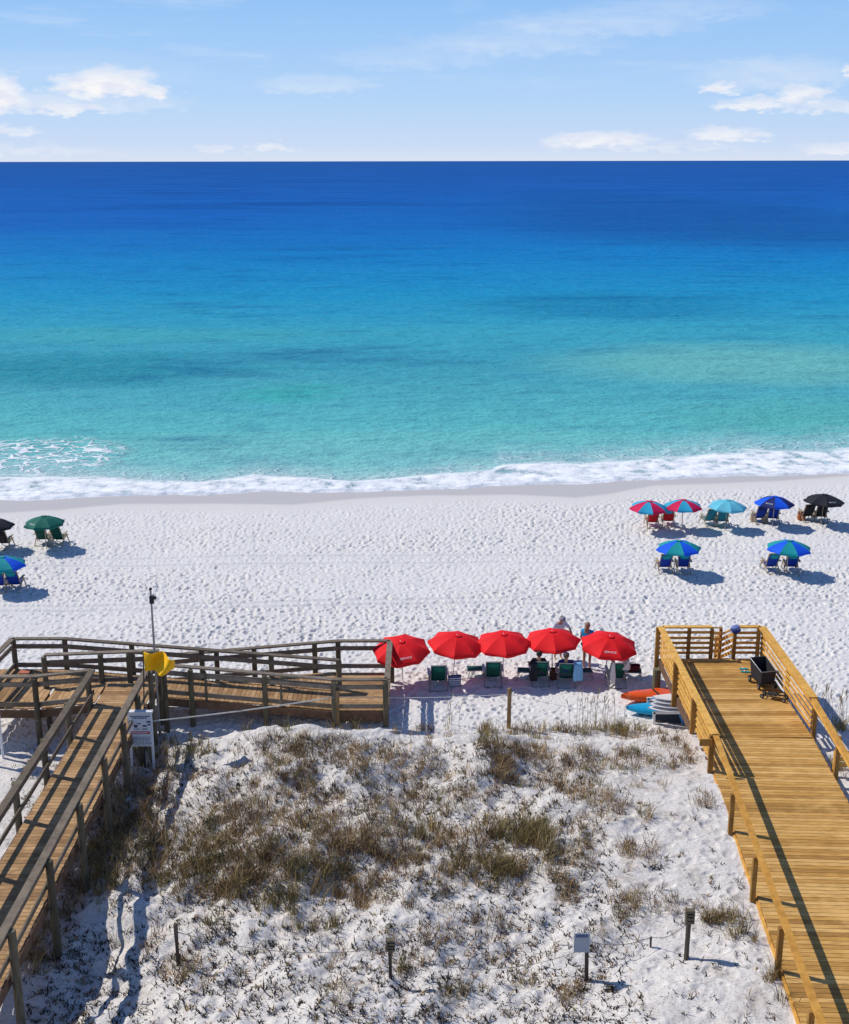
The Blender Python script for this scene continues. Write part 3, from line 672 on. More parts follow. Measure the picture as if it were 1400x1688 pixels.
# ------------------------------------------------------------------ rope fence posts and ropes
STK = {}
def stake(key, px, py, ptop, label, mt, r=.055, sq=True):
    g_ = G(px, py); top = Q(px, ptop, g_.y)
    e = empty('fence_post', g_, label=label, cat='fence post', group='posts of the rope fence round the dune')
    mb = MB(); mb.tube([(g_.x, g_.y, g_.z-.3), (g_.x+random.uniform(-.02, .02), g_.y, top.z-.03), (g_.x, g_.y, top.z)], [r, r*.95, r*.8], 10); mb.build('stake', mt, e)
    STK[key] = Vector((g_.x, g_.y, top.z)); return e
stake('a', 293, 1590, 1522, 'brown wooden post standing in sand right of the long boardwalk shadow', W_STAKE, .055)
e = stake('b', 643, 1612, 1562, 'short wooden post with a pale slatted top between two grass clumps at the front', W_STAKE, .05)
s_ = STK['b']; mb = MB()
for i in range(4): mb.box((s_.x, s_.y-.03, s_.z-.02+i*.075), (.20, .12, .045))
mb.build('board_stack', W_POST_OLD, e)
e = stake('c', 1130, 1580, 1500, 'tall grey wooden post with weathered plank head near the right boardwalk', W_STAKE, .06)
s_ = STK['c']; mb = MB(); 
for i in range(4): mb.box((s_.x+.01, s_.y-.05, s_.z-.26+i*.085), (.19, .12, .06))
mb.build('plank_head', W_POST_OLD, e)
stake('d', 838, 1200, 1135, 'reddish tan post on the dune crest with rope running off both ways', W_STAKE2, .075)
stake('e', 556, 1196, 1136, 'pale tan post on the crest in front of the switchback ramp', W_STAKE2, .085)
stake('f', 1072, 1562, 1545, 'tiny dark stake leaning between the small notice and the grey post', W_STAKE, .03)
stake('g', 82, 1215, 1180, 'short white topped post beyond the left boardwalk', W_POST_OLD, .06)
def rope(pts, sag, mt, label, r=.013):
    pts = [Vector(p) for p in pts]; path = []
    for a, b_ in zip(pts[:-1], pts[1:]):
        for i in range(12):
            s = i/12; p = a.lerp(b_, s); p.z -= sag*4*s*(1-s)
            p.z = max(p.z, ground_z(p.x, p.y)+.03); path.append(p)
    path.append(pts[-1])
    mb = MB(); mb.tube(path, r, 6); tag(mb.build('rope', mt, None, smooth=True), label, 'rope')
sg = G(236, 1268)
rope([(sg.x+.3, sg.y, sg.z+1.55), STK['e']-Vector((0, 0, .25))], .05, ROPE, 'white rope from the beach sign up to the tan post by the ramp', .019)
rope([STK['e']-Vector((0, 0, .25)), STK['d']-Vector((0, 0, .2)), (8.1, 34.2, .95)], .08, ROPE, 'thin pale rope along the dune crest past the reddish post to the golden boardwalk', .009)
rope([STK['a']-Vector((0, 0, .2)), STK['b']-Vector((0, 0, .0))], .30, ROPE_D, 'dark rope sagging from the front left post across the sand', .007)
rope([STK['b']-Vector((0, 0, .1)), G(955, 1600)+Vector((0, 0, .5))], .45, ROPE_D, 'thin rope lying low between the slatted post and the small notice', .006)
rope([G(962, 1600)+Vector((0, 0, .75)), STK['f'], STK['c']-Vector((0, 0, .3))], .16, ROPE_D, 'grey rope between the small notice and the grey headed post', .008)
rope([(-11.9, 34.7, 1.0), STK['g']], .05, ROPE, 'short white rope tied left of the left boardwalk', .014)

# small notice on a post
g_ = G(966, 1618); tp = Q(958, 1538, g_.y)
e = empty('notice', g_, label='small blank grey notice board on a dark post at the front of the dune', cat='sign')
mb = MB(); mb.beam((g_.x, g_.y, g_.z-.3), (g_.x-.03, g_.y+.02, tp.z-.1), .075, .075, up=(0, 1, 0)); mb.build('post', W_STAKE, e)
mb = MB(); mb.box((tp.x, g_.y-.06, tp.z-.20), (.33, .03, .46)); mb.build('board', plain('bluish_grey_board', (.30, .33, .38), .5), e, bevel=.004)
mb = MB(); mb.box((tp.x, g_.y-.08, tp.z-.03), (.25, .012, .06)); mb.build('heading', plain('dark_blue_print', (.08, .10, .2), .5), e)

# beach safety sign: white cap, board full of small print, two legs
INK = plain('navy_print', (.035, .05, .12), .5); REDP = plain('red_print', (.60, .04, .03), .5); PANEL = plain('shade_tinted_panel', (.78, .79, .81), .4, var=.03)  # white sign board; the faint blue of its shade is mixed into the colour
def big_sign(name, loc, H, Wd, label, yaw=0, detail=True):
    e = empty(name, loc, yaw, label, 'sign'); mk = lambda mb, nm, mt: mb.build(nm, mt, e, world=False)
    for sx in (-1, 1):
        mb = MB(); mb.beam((sx*(Wd/2-.03), 0, -.3), (sx*(Wd/2-.03), 0, H), .065, .065, up=(0, 1, 0)); mk(mb, 'leg', WHITE)
    mb = MB(); mb.box((0, 0, H+.03), (Wd+.06, .17, .06)); mk(mb, 'cap', WHITE)
    mb = MB(); mb.box((0, -.045, H-.02-1.02/2), (Wd, .03, 1.02)); mk(mb, 'board', PANEL)
    if detail:
        r = random.Random(3); mb = MB(); z0 = H-.06
        for row, (a, b_, hh) in enumerate([(-.27, .27, .035), (-.22, .22, .03)]):
            x = a
            while x < b_: l = r.uniform(.03, .08); mb.box((x+l/2, -.063, z0-row*.055-.03), (l, .006, hh)); x += l+.015
        for (x, z, wx_, h) in [(-.25, .20, .10, .05), (.26, .20, .12, .05), (-.25, .28, .09, .03), (.27, .29, .08, .04), (-.12, .34, .10, .08), (.14, .33, .12, .05), (-.02, .26, .1, .03), (-.1, .43, .16, .02), (.14, .43, .14, .025)]:
            mb.box((x, -.063, z0-z), (wx_, .006, h))
        for k in range(9): 
            x = -.27
            if k in (0, 1): continue
            while x < .27: l = r.uniform(.03, .09); mb.box((x+l/2, -.063, z0-.60-k*.042), (l, .006, .014)); x += l+.02
        mk(mb, 'print', INK)
        mb = MB(); mb.box((0, -.064, z0-.545), (.54, .006, .085)); mk(mb, 'warning_band', REDP)
        mb = MB(); x = -.24
        while x < .23: l = r.uniform(.02, .05); mb.box((x+l/2, -.069, z0-.545), (l, .005, .035)); x += l+.012
        mk(mb, 'band_lettering', PANEL)
    return e
tp = Q(236, 1174, sg.y)
big_sign('beach_sign', (sg.x, sg.y, sg.z), tp.z-sg.z, .70, 'white two legged beach safety sign with a red band beside the left boardwalk')
s2 = G(1, 1252); tp2 = Q(0, 1140, s2.y)
big_sign('beach_sign', (s2.x-.22, s2.y, s2.z), tp2.z-s2.z, .62, 'white sign on posts cut off by the left edge of the picture', .5)

# flag staff rising behind the sign, yellow flag blowing off it
YEL = plain('yellow_flag_cloth', (.98, .50, .006), .7, var=.12)
fb = Vector((sg.x+.02, sg.y+.12, sg.z)); ft = Q(236, 1072, fb.y)
e = empty('warning_flag', fb, label='yellow warning flag on a thin dark staff behind the white sign', cat='flag')
mb = MB(); mb.tube([fb, (ft.x, fb.y, ft.z)], .018, 8); mb.build('staff', DARK, e)
mb = MB(); vs, fs = [], []; nu, nv = 22, 14
for i in range(nu):
    for j in range(nv):
        u, v = i/(nu-1), j/(nv-1)
        x = ft.x+.01+u*.92-.08*u*v; z = ft.z-.02-v*(.60-.10*u)-.10*u+.06*math.sin(u*5+v*2)*u
        y = fb.y-.015-.22*math.sin(u*8.5+v*2.6)*min(1, u*2)-.06*math.sin(v*6+u*4)*u-.1*u
        vs.append((x, y, z))
for i in range(nu-1):
    for j in range(nv-1): fs.append((i*nv+j, (i+1)*nv+j, (i+1)*nv+j+1, i*nv+j+1))
mb.add(vs, fs); fo = mb.build('flag_cloth', YEL, e, smooth=True); sm = fo.modifiers.new('thick', 'SOLIDIFY'); sm.thickness = .006

# tall metal mast with an instrument box
mt_ = Q(248, 970, 35.6); mbp = Q(256, 1150, 35.6)
e = empty('mast', (mbp.x, 35.6, ground_z(mbp.x, 35.6)), label='tall thin grey metal mast with a small dark instrument near its top', cat='mast')
mb = MB(); mb.tube([(mbp.x+.06, 35.6, ground_z(mbp.x, 35.6)-.3), (mt_.x, 35.6, mt_.z)], [.04, .03], 10); mb.build('mast_pole', STEEL, e)
mb = MB(); mb.box((mt_.x+.03, 35.55, mt_.z-.33), (.13, .12, .24)); mb.box((mt_.x+.13, 35.52, mt_.z-.26), (.1, .08, .09)); mb.build('instrument', DARK, e, bevel=.01)
mb = MB(); mb.ball((mt_.x, 35.6, mt_.z), .05, 6); mb.build('cap', DARK, e, smooth=True)

# mats on the left landing
pm = P(41, 1106, ZL+.01)
mb = MB(); mb.box((pm.x, pm.y, ZL+.015), (.34, .3, .02)); tag(mb.build('towel', plain('faded_red_cloth', (.5, .16, .1), .8)), 'small faded red towel lying on the left landing', 'towel')

# ------------------------------------------------------------------ beach umbrellas
def cloth(name, col, rough=.75):
    m, t, b = mat(name); g = t.node('ShaderNodeTexCoord'); n = t.noise(g.outputs['Object'], 5.0, 4)
    t.l.new(t.mix(n, tuple(c*.86 for c in col), tuple(min(1, c*1.12) for c in col)), b.inputs['Base Color'])
    b.inputs['Roughness'].default_value = rough; b.inputs['Specular IOR Level'].default_value = .25
    bp = t.node('ShaderNodeBump', {'Height': t.noise(t.mapv(g.outputs['Object'], (1, 1, 3)), 3.0, 3), 'Strength': .35, 'Distance': .04}); t.l.new(bp.outputs[0], b.inputs['Normal'])
    return m
K = {'red': cloth('red_canvas', (.78, .008, .012)), 'crimson': cloth('crimson_canvas', (.62, .008, .075)), 'turq': cloth('turquoise_canvas', (.03, .36, .55)), 'sky': cloth('light_blue_canvas', (.13, .50, .62)),
     'blue': cloth('royal_blue_canvas', (.006, .10, .72)), 'navy': cloth('navy_canvas', (.012, .02, .12)), 'teal': cloth('teal_canvas', (.006, .28, .30)), 'green': cloth('dark_green_canvas', (.008, .13, .09)),
     'black': cloth('black_canvas', (.016, .017, .022)), 'teal2': cloth('chair_teal', (.03, .24, .30)), 'dgreen': cloth('chair_green', (.006, .075, .055)), 'dblue': cloth('chair_blue', (.006, .035, .30)), 'redc': cloth('chair_red', (.55, .012, .02))}
def text_mesh(body, size):
    cu = bpy.data.curves.new('txt', 'FONT'); cu.body = body; cu.size = size; cu.align_x = 'CENTER'; cu.align_y = 'CENTER'
    o = bpy.data.objects.new('txt', cu); C.objects.link(o); dg = bpy.context.evaluated_depsgraph_get()
    me = bpy.data.meshes.new_from_object(o.evaluated_get(dg)); bpy.data.objects.remove(o)
    return me
def make_umbrella(c1, c2, n=8, Rr=.93, hr=1.30, dome=.44, text=None, rot0=0.0, tpan=None, wrinkle=0.0):
    root = empty('beach_umbrella')
    mb = MB(); mb.tube([(0, 0, -.35), (0, 0, hr+dome)], .019, 8); mb.build('pole', WHITE if c1 is K['red'] else W_CHAIR, root, world=False)
    mb = MB(); nu = 12; nv = 8
    def S(k, u, v):
        a = rot0+2*math.pi*(k+v)/n; al = rot0+2*math.pi*k/n; ar = rot0+2*math.pi*(k+1)/n
        r = u*Rr; ex = ((1-v)*math.cos(al)+v*math.cos(ar))*r; ey = ((1-v)*math.sin(al)+v*math.sin(ar))*r
        bulge = 1-.035*u*math.sin(math.pi*v)
        z = hr+dome*(1-u**1.95)+.0 - .035*u*u*math.sin(math.pi*v)*0.6
        z += wrinkle*math.sin(u*9+k*2.1)*math.sin(math.pi*v)*u*.02
        return Vector((ex*bulge, ey*bulge, z))
    for k in range(n):
        for lay in (0, 1):
            vs, fs = [], []
            for i in range(nu+1):
                for j in range(nv+1):
                    p = S(k, i/nu, j/nv); p.z -= lay*.012; vs.append(p)
            for j in range(nv+1):
                p = vs[nu*(nv+1)+j]; drop = .055+.015*math.sin(math.pi*j/nv*2); vs.append(Vector((p.x*1.003, p.y*1.003, p.z-drop)))
            for i in range(nu+1):
                for j in range(nv):
                    q_ = (i*(nv+1)+j, (i+1)*(nv+1)+j, (i+1)*(nv+1)+j+1, i*(nv+1)+j+1); fs.append(q_ if lay == 0 else q_[::-1])
            mb.add(vs, fs, k % 2, .5)
    mb.build('canopy', [c1, c2], root, smooth=True, world=False)
    mb = MB()
    for k in range(n):
        pts = [S(k, u, 0)-Vector((0, 0, .018)) for u in (0, .25, .5, .75, 1)]; mb.tube(pts, .006, 5)
    mb.build('rib_frame', DARK, root, world=False)
    mb = MB(); mb.tube([(0, 0, hr+dome-.02), (0, 0, hr+dome+.05)], [.035, .012], 8); mb.build('finial', WHITE, root, smooth=True, world=False)
    mb = MB(); top = []
    for k in range(n): top.append(S(k, .14, 0)+Vector((0, 0, .03)))
    mb.add(top+[Vector((0, 0, hr+dome+.03))], [(k, (k+1) % n, n) for k in range(n)], 0, .5); mb.build('vent_cap', c1, root, world=False)
    if text:
        me = text_mesh(*text); u0, k = .80, tpan
        p0, pu, pv = S(k, u0, .5), S(k, u0+.03, .5), S(k, u0, .53)
        ey_ = (p0-pu).normalized(); ex_ = (pv-p0).normalized(); ez_ = ex_.cross(ey_).normalized()
        for v in me.vertices:
            v.co = p0+ex_*v.co.x+ey_*v.co.y+ez_*.014+Vector((0, 0, 0))
        me.materials.append(WHITE); o = bpy.data.objects.new('lettering', me); link(o, root)
        if c1 is not K['red']: o['kind_note'] = 0; del o['kind_note']
    return root
def place_umb(proto, px, py, rz, label, group, tilt=(0, 0), sc_=1.0, first=False):
    o = proto if first else copy_tree(proto)
    p = P(px, py, 0.0); o.location = (p.x, p.y, ground_z(p.x, p.y)); o.rotation_euler = (tilt[0], tilt[1], rz); o.scale = (sc_,)*3
    tag(o, label, 'beach umbrella', group); return o
GR = 'red umbrellas in the front row'
a0_ = -math.pi/2-math.pi/8   # so that panel 0 faces the land
r1 = make_umbrella(K['red'], K['red'], 8, 1.01, 1.34, .34, ('SERVICE', .115), a0_, 0, 1.0)
place_umb(r1, 664, 1124, R(14), 'red umbrella tilted over beside the end post of the ramp, leftmost of the red row', GR, (R(11), R(-5)), 1.0, True)
r2 = make_umbrella(K['red'], K['red'], 8, 1.01, 1.37, .34, None, a0_, 0, .6)
place_umb(r2, 746, 1119, R(17), 'red umbrella above the striped bag and the leftmost green chair', GR, (R(7), R(3)), 1.0, True)
place_umb(r2, 829, 1117, R(-20), 'red umbrella in the middle of the red row above one empty green chair', GR, (R(5), R(1)), 1.0)
place_umb(r2, 910, 1113, R(24), 'red umbrella sheltering the two seated people and the brown bag', GR, (R(2), R(-3)), 1.0)
place_umb(r1, 996, 1118, R(-4), 'red umbrella with white lettering, rightmost of the red row beside the white towel', GR, (R(8), R(4)), 1.0)
GU = 'umbrellas set out on the beach'
um = {}
um['ct'] = make_umbrella(K['crimson'], K['turq'], 8, .95, 1.22, .32, None, a0_)
place_umb(um['ct'], 1067, 876, R(45-20), 'crimson and turquoise umbrella at the left end of the back row, red panel in front', GU, (R(2), 0), 1.0, True)
place_umb(um['ct'], 1124, 874, R(40), 'crimson and turquoise umbrella, turquoise panel in front, second from the left in the back row', GU, (R(0), 0), 1.0)
um['s'] = make_umbrella(K['sky'], K['sky'], 8, .94, 1.22, .32, None, a0_)
place_umb(um['s'], 1195, 874, R(20), 'plain light blue umbrella in the back row over two turquoise chairs', GU, (R(2), R(2)), 1.0, True)
um['bn'] = make_umbrella(K['blue'], K['navy'], 8, .96, 1.24, .33, ('SERVICE', .10), a0_, 7)
place_umb(um['bn'], 1273, 871, R(8), 'royal blue and navy umbrella in the back row right of the light blue one', GU, (0, R(1)), 1.0, True)
um['k'] = make_umbrella(K['black'], K['black'], 8, .99, 1.24, .33, ('SERVICE', .10), a0_, 0)
place_umb(um['k'], 1353, 868, R(14), 'black umbrella at the right end of the back row', GU, (0, R(3)), 1.0, True)
um['bt'] = make_umbrella(K['teal'], K['blue'], 8, .99, 1.22, .33, None, a0_)
place_umb(um['bt'], 1117, 949, R(-20), 'blue and teal striped umbrella left of its twin, standing below the crimson ones', GU, (0, R(-1)), 1.0, True)
place_umb(um['bt'], 1296, 948, R(-16), 'blue and teal striped umbrella right of its twin, nearest to the golden boardwalk railing', GU, (0, R(1)), 1.0)
place_umb(um['bt'], 9, 974, R(20), 'blue and teal striped umbrella at the left edge of the picture', GU, (0, 0), 1.0)
um['g'] = make_umbrella(K['green'], K['green'], 8, .95, 1.26, .33, ('SERVICE', .09), a0_, 7)
place_umb(um['g'], 77, 905, R(10), 'dark green umbrella over two green chairs on the left of the beach', GU, (0, 0), 1.0, True)
place_umb(um['k'], -8, 908, R(0), 'black umbrella cut by the left edge of the picture', GU, (0, 0), 1.0)

# ------------------------------------------------------------------ beach chairs (seen from behind, facing the sea)
def make_chair(cloth_, pillow, wood_, metal=False):
    root = empty('beach_chair'); bl = lambda mb, nm, mt, **k: mb.build(nm, mt, root, world=False, **k)
    Wc = .50
    A, Bt = Vector((0, .0, .26)), Vector((0, -.36, .92))      # back from seat to top, leaning to the land
    for s in (-1, 1):
        mb = MB(); mb.beam((s*Wc/2, .06, .16), (s*Wc/2, -.39, .96), .045, .03); bl(mb, 'back_frame', wood_)
        mb = MB(); mb.beam((s*Wc/2, -.08, .26), (s*Wc/2, .62, .34), .045, .03); bl(mb, 'seat_frame', wood_)
        mb = MB(); mb.beam((s*(Wc/2+.05), -.40, .0), (s*(Wc/2+.05), .30, .52), .035, .04); bl(mb, 'leg', wood_)
        mb = MB(); mb.beam((s*(Wc/2+.05), .55, .0), (s*(Wc/2+.05), .25, .50), .035, .04); bl(mb, 'leg', wood_)
        mb = MB(); mb.box((s*(Wc/2+.07), .06, .55), (.10, .62, .028)); bl(mb, 'armrest', wood_, bevel=.008)
    mb = MB(); mb.beam((-Wc/2-.05, -.40, .02), (Wc/2+.05, -.40, .02), .03, .03); bl(mb, 'cross_bar', wood_)
    mb = MB(); mb.beam((-Wc/2, -.39, .95), (Wc/2, -.39, .95), .035, .03); bl(mb, 'cross_bar', wood_)
    def sheet(path, nm, mt, wd, sag):
        vs, fs = [], []; nj = 7
        for p in path:
            for j in range(nj):
                s = j/(nj-1)*2-1; vs.append((s*wd/2, p[1], p[2]-sag*(1-s*s)))
        for i in range(len(path)-1):
            for j in range(nj-1): fs.append((i*nj+j, i*nj+j+1, (i+1)*nj+j+1, (i+1)*nj+j))
        mb = MB(); mb.add(vs, fs, 0, .5); o = bl(mb, nm, mt, smooth=True); m_ = o.modifiers.new('t', 'SOLIDIFY'); m_.thickness = .012; return o
    bk = [(0, .02+(-.40)*s-.03*math.sin(math.pi*s), .24+.70*s) for s in [i/8 for i in range(9)]]
    sheet(bk, 'backrest', cloth_, Wc-.03, .0)
    sheet([(0, .0, .26), (0, .2, .24), (0, .4, .27), (0, .6, .335)], 'seat', cloth_, Wc-.03, .02)
    mb = MB(); mb.ball((0, -.37, .84), .1, 8, 0, (2.2, .45, .95)); bl(mb, 'pillow', pillow, smooth=True)
    mb = MB(); mb.ball((0, -.37, .74), .08, 6, 0, (2.5, .3, .35)); bl(mb, 'strap', pillow, smooth=True)
    return root
chairs = {'red': make_chair(K['redc'], K['turq'], W_CHAIR), 'teal': make_chair(K['teal2'], K['teal2'], W_CHAIR), 'blue': make_chair(K['dblue'], K['teal'], W_CHAIR),
          'blue2': make_chair(K['dblue'], K['navy'], W_CHAIR), 'black': make_chair(K['black'], K['black'], W_CHAIR), 'green': make_chair(K['dgreen'], K['green'], STEEL), 'green2': make_chair(K['dgreen'], K['dgreen'], W_CHAIR)}
used = set()
def place_chair(kind, px, py, rz, label, group='folding beach chairs facing the sea', sc_=1.0):
    o = chairs[kind] if kind not in used else copy_tree(chairs[kind]); used.add(kind)
    p = P(px, py, 0.0); o.location = (p.x, p.y, ground_z(p.x, p.y)-.01); o.rotation_euler = (0, 0, rz); o.scale = (sc_,)*3
    tag(o, label, 'beach chair', group); return o
for (k, px, py, rz, lb) in [
    ('red', 1075, 868, .05, 'red beach chair with turquoise pillow under the leftmost back row umbrella, left of the pair'),
    ('red', 1101, 866, -.1, 'red beach chair with turquoise pillow, right of the red pair'),
    ('teal', 1169, 865, .25, 'turquoise beach chair turned outward, left of the pair under the light blue umbrella'),
    ('teal', 1190, 866, -.05, 'turquoise beach chair, right of the pair under the light blue umbrella'),
    ('blue2', 1252, 862, .1, 'blue beach chair with navy headrest, left of the pair under the blue and navy umbrella'),
    ('blue2', 1273, 863, -.1, 'blue beach chair with navy headrest, right of the pair under the blue and navy umbrella'),
    ('black', 1330, 860, .1, 'black beach chair beside an orange bag under the black umbrella'),
    ('black', 1352, 861, -.1, 'black beach chair, right of the pair under the right black umbrella'),
    ('blue', 1095, 944, .05, 'blue beach chair with teal pillow, left of the pair under the left striped umbrella'),
    ('blue', 1125, 944, -.05, 'blue beach chair with teal pillow, right of the pair under the left striped umbrella'),
    ('blue', 1270, 943, .1, 'blue beach chair with teal pillow, left of the pair under the right striped umbrella'),
    ('blue', 1303, 943, -.1, 'blue beach chair with teal pillow, right of the pair under the right striped umbrella'),
    ('blue', 25, 970, 0, 'blue beach chair on the left edge, right of the two under the striped umbrella'),
    ('blue', 1, 971, .05, 'blue beach chair cut by the left edge of the picture'),
    ('green2', 71, 896, .05, 'green beach chair, left of the pair under the dark green umbrella'),
    ('green2', 97, 896, -.1, 'green beach chair, right of the pair under the dark green umbrella'),
    ('black', 7, 902, -.05, 'black beach chair at the left edge under the cut off black umbrella'),
    ('green', 722, 1131, .05, 'empty green chair on metal legs left of the striped bag'),
    ('green', 812, 1125, 0, 'empty green chair on metal legs under the middle red umbrella'),
    ('green', 889, 1124, .05, 'green chair with a dark jacket hung on it where the person in black sits'),
    ('green', 932, 1127, -.05, 'green chair with a light blue towel where the capped person sits'),
    ('green', 1015, 1128, .0, 'green chair with a white towel under the rightmost red umbrella')]:
    place_chair(k, px, py, rz, lb)

# low footrests beside the green chairs
def footrest(px, py, rz, label):
    p = P(px, py, 0); e = empty('footrest', (p.x, p.y, 0), rz, label, 'footrest', 'low footrests beside the green chairs')
    mb = MB(); mb.box((0, 0, .27), (.55, .42, .03)); mb.build('sling', K['dgreen'], e, world=False, bevel=.01)
    for sx in (-1, 1):
        for sy in (-1, 1):
            mb = MB(); mb.tube([(sx*.2, sy*.18, .27), (sx*.3, sy*.2, -.03)], .014, 6); mb.build('leg', STEEL, e, world=False)
    mb = MB(); mb.tube([(-.28, -.2, .28), (.28, -.2, .28), (.28, .2, .28), (-.28, .2, .28), (-.28, -.2, .28)], .015, 6); mb.build('frame', STEEL, e, world=False)
footrest(783, 1114, .1, 'low green footrest left of the middle chair in the red row')
footrest(866, 1117, -.1, 'low dark footrest left of the person in black')
footrest(962, 1118, .15, 'low footrest right of the light blue towel')
footrest(1043, 1118, -.1, 'low footrest holding a dark red bag at the right end of the red row')

# bags and towels
def bag(name, p, size, mt, label, stripes=None, handles=True):
    e = empty(name, p, random.uniform(-.2, .2), label, 'bag')
    sx, sy, sz = size; mb = MB(); N = 14; prof = [(0, .86), (.1, .98), (.4, 1.0), (.8, 1.03), (1.0, 1.06)]
    vs, fs, ms = [], [], []
    rows = 9
    for i in range(rows+1):
        h = i/rows; k = np.interp(h, [a for a, _ in prof], [b for _, b in prof])
        for j in range(N):
            a = 2*math.pi*j/N; c_, s_ = math.cos(a), math.sin(a)
            vs.append((sx/2*k*math.copysign(abs(c_)**.6, c_), sy/2*k*math.copysign(abs(s_)**.6, s_), sz*h))
    for i in range(rows):
        for j in range(N): fs.append((i*N+j, i*N+(j+1) % N, (i+1)*N+(j+1) % N, (i+1)*N+j)); ms.append(i % 2 if stripes else 0)
    fs.append(tuple(range(N))[::-1]); ms.append(0)
    mb.add(vs, fs, ms, .5); o = mb.build('bag_body', [mt, stripes or mt], e, smooth=True, world=False); q_ = o.modifiers.new('t', 'SOLIDIFY'); q_.thickness = .012
    if handles:
        for s in (-1, 1):
            mb = MB(); mb.tube([(-sx*.22, s*sy*.45, sz*.9), (-sx*.18, s*sy*.3, sz*1.35), (sx*.18, s*sy*.3, sz*1.35), (sx*.22, s*sy*.45, sz*.9)], .012, 6); mb.build('handle', mt, e, smooth=True, world=False)
    return e
CREAM = cloth('cream_cloth', (.70, .68, .64)); NAVS = cloth('navy_stripe_cloth', (.02, .04, .20)); BROWN = cloth('brown_bag_cloth', (.10, .04, .025)); MAROON = cloth('maroon_bag_cloth', (.13, .02, .03)); ORNG = cloth('orange_bag_cloth', (.45, .14, .05)); LBLUE = cloth('pale_blue_towel', (.20, .42, .66)); WTOW = cloth('white_towel', (.62, .60, .60))
bag('tote_bag', P(749, 1130), (.46, .2, .36), NAVS, 'navy and white striped tote bag standing beside the leftmost green chair', CREAM)
bag('beach_bag', P(912, 1120), (.30, .22, .40), BROWN, 'dark brown bag between the two seated people')
p = P(1043, 1118); bag('duffel_bag', Vector((p.x, p.y, .29)), (.46, .26, .2), MAROON, 'dark red bag lying on the footrest at the right end of the red row')
bag('beach_bag', P(1321, 859), (.4, .25, .38), ORNG, 'orange brown basket bag left of the black chairs')
bag('beach_bag', P(1342, 859), (.3, .22, .3), CREAM, 'pale bag between the two black chairs')
bag('beach_bag', P(1261, 862), (.3, .22, .3), W_CHAIR, 'tan bag between the two blue and navy chairs')
bag('beach_bag', P(1180, 864), (.25, .2, .28), CREAM, 'pale bag between the two turquoise chairs')
bag('beach_bag', P(1242, 861), (.3, .2, .3), W_CHAIR, 'straw bag left of the blue and navy chairs')
bag('beach_bag', P(84, 894), (.25, .2, .3), CREAM, 'white bag between the two green chairs on the left')
def towel(px, py, wd, ln, mt, label, rz=0, z0=.98):
    p = P(px, py, 0); e_ = []; nu, nv = 10, 14; vs, fs = [], []
    for i in range(nu):
        for j in range(nv):
            u, v = i/(nu-1), j/(nv-1); s = v*ln
            if s < .25: y, z = .12-s, z0+.01
            else: y, z = -.13-.05*(s-.25), z0-(s-.25)
            x = (u-.5)*wd*(1-.1*v)+.02*math.sin(v*6+u*3); y += .02*math.sin(u*14+v*2)*v
            co, si = math.cos(rz), math.sin(rz); vs.append((p.x+x*co-y*si, p.y+x*si+y*co-.32, z))
    for i in range(nu-1):
        for j in range(nv-1): fs.append((i*nv+j, (i+1)*nv+j, (i+1)*nv+j+1, i*nv+j+1))
    mb = MB(); mb.add(vs, fs, 0, .5); o = mb.build('towel', mt, None, smooth=True); q_ = o.modifiers.new('t', 'SOLIDIFY'); q_.thickness = .015
    tag(o, label, 'towel', 'towels hung over the green chairs')
towel(1006, 1128, .16, 1.0, WTOW, 'white towel strip hanging down the left side of the rightmost green chair')
towel(1027, 1126, .26, .55, WTOW, 'short white towel over the right corner of the rightmost green chair')
towel(948, 1126, .34, .85, LBLUE, 'light blue and white towel hanging off the chair of the capped person', .2, .88)
towel(878, 1125, .24, .9, K['black'], 'black jacket hanging down the left side of the chair of the person in black', -.1, .9)

# ------------------------------------------------------------------ people
SKIN = plain('bare_skin', (.42, .22, .15), .6, var=.08); HAIRB = plain('brown_hair', (.10, .06, .035), .7); HAIRL = plain('blond_hair', (.30, .20, .11), .7)  # one skin colour for everybody, varied slightly at random
CAPG = plain('grey_cap', (.28, .28, .32), .8); SHIRT = cloth('pale_shirt', (.62, .64, .70)); BLKC = cloth('black_top', (.02, .02, .025)); SWIM = cloth('blue_swimwear', (.01, .30, .62)); SHORT = cloth('dark_shorts', (.06, .05, .09)); EYE = plain('dark_eyes', (.02, .015, .01), .3)
def skin_obj(name, nodes, edges, mt, parent, root=0, sub=2):
    me = bpy.data.meshes.new(name); me.from_pydata([n[0] for n in nodes], edges, []); me.materials.append(mt)
    o = bpy.data.objects.new(name, me); link(o, parent)
    md = o.modifiers.new('Skin', 'SKIN'); md.use_smooth_shade = True
    if not me.skin_vertices: return o
    for i, n in enumerate(nodes):
        r = n[1]; me.skin_vertices[0].data[i].radius = (r, r) if not hasattr(r, '__len__') else r
        me.skin_vertices[0].data[i].use_root = (i == root)
    sb = o.modifiers.new('Sub', 'SUBSURF'); sb.levels = sub; sb.render_levels = sub
    return o
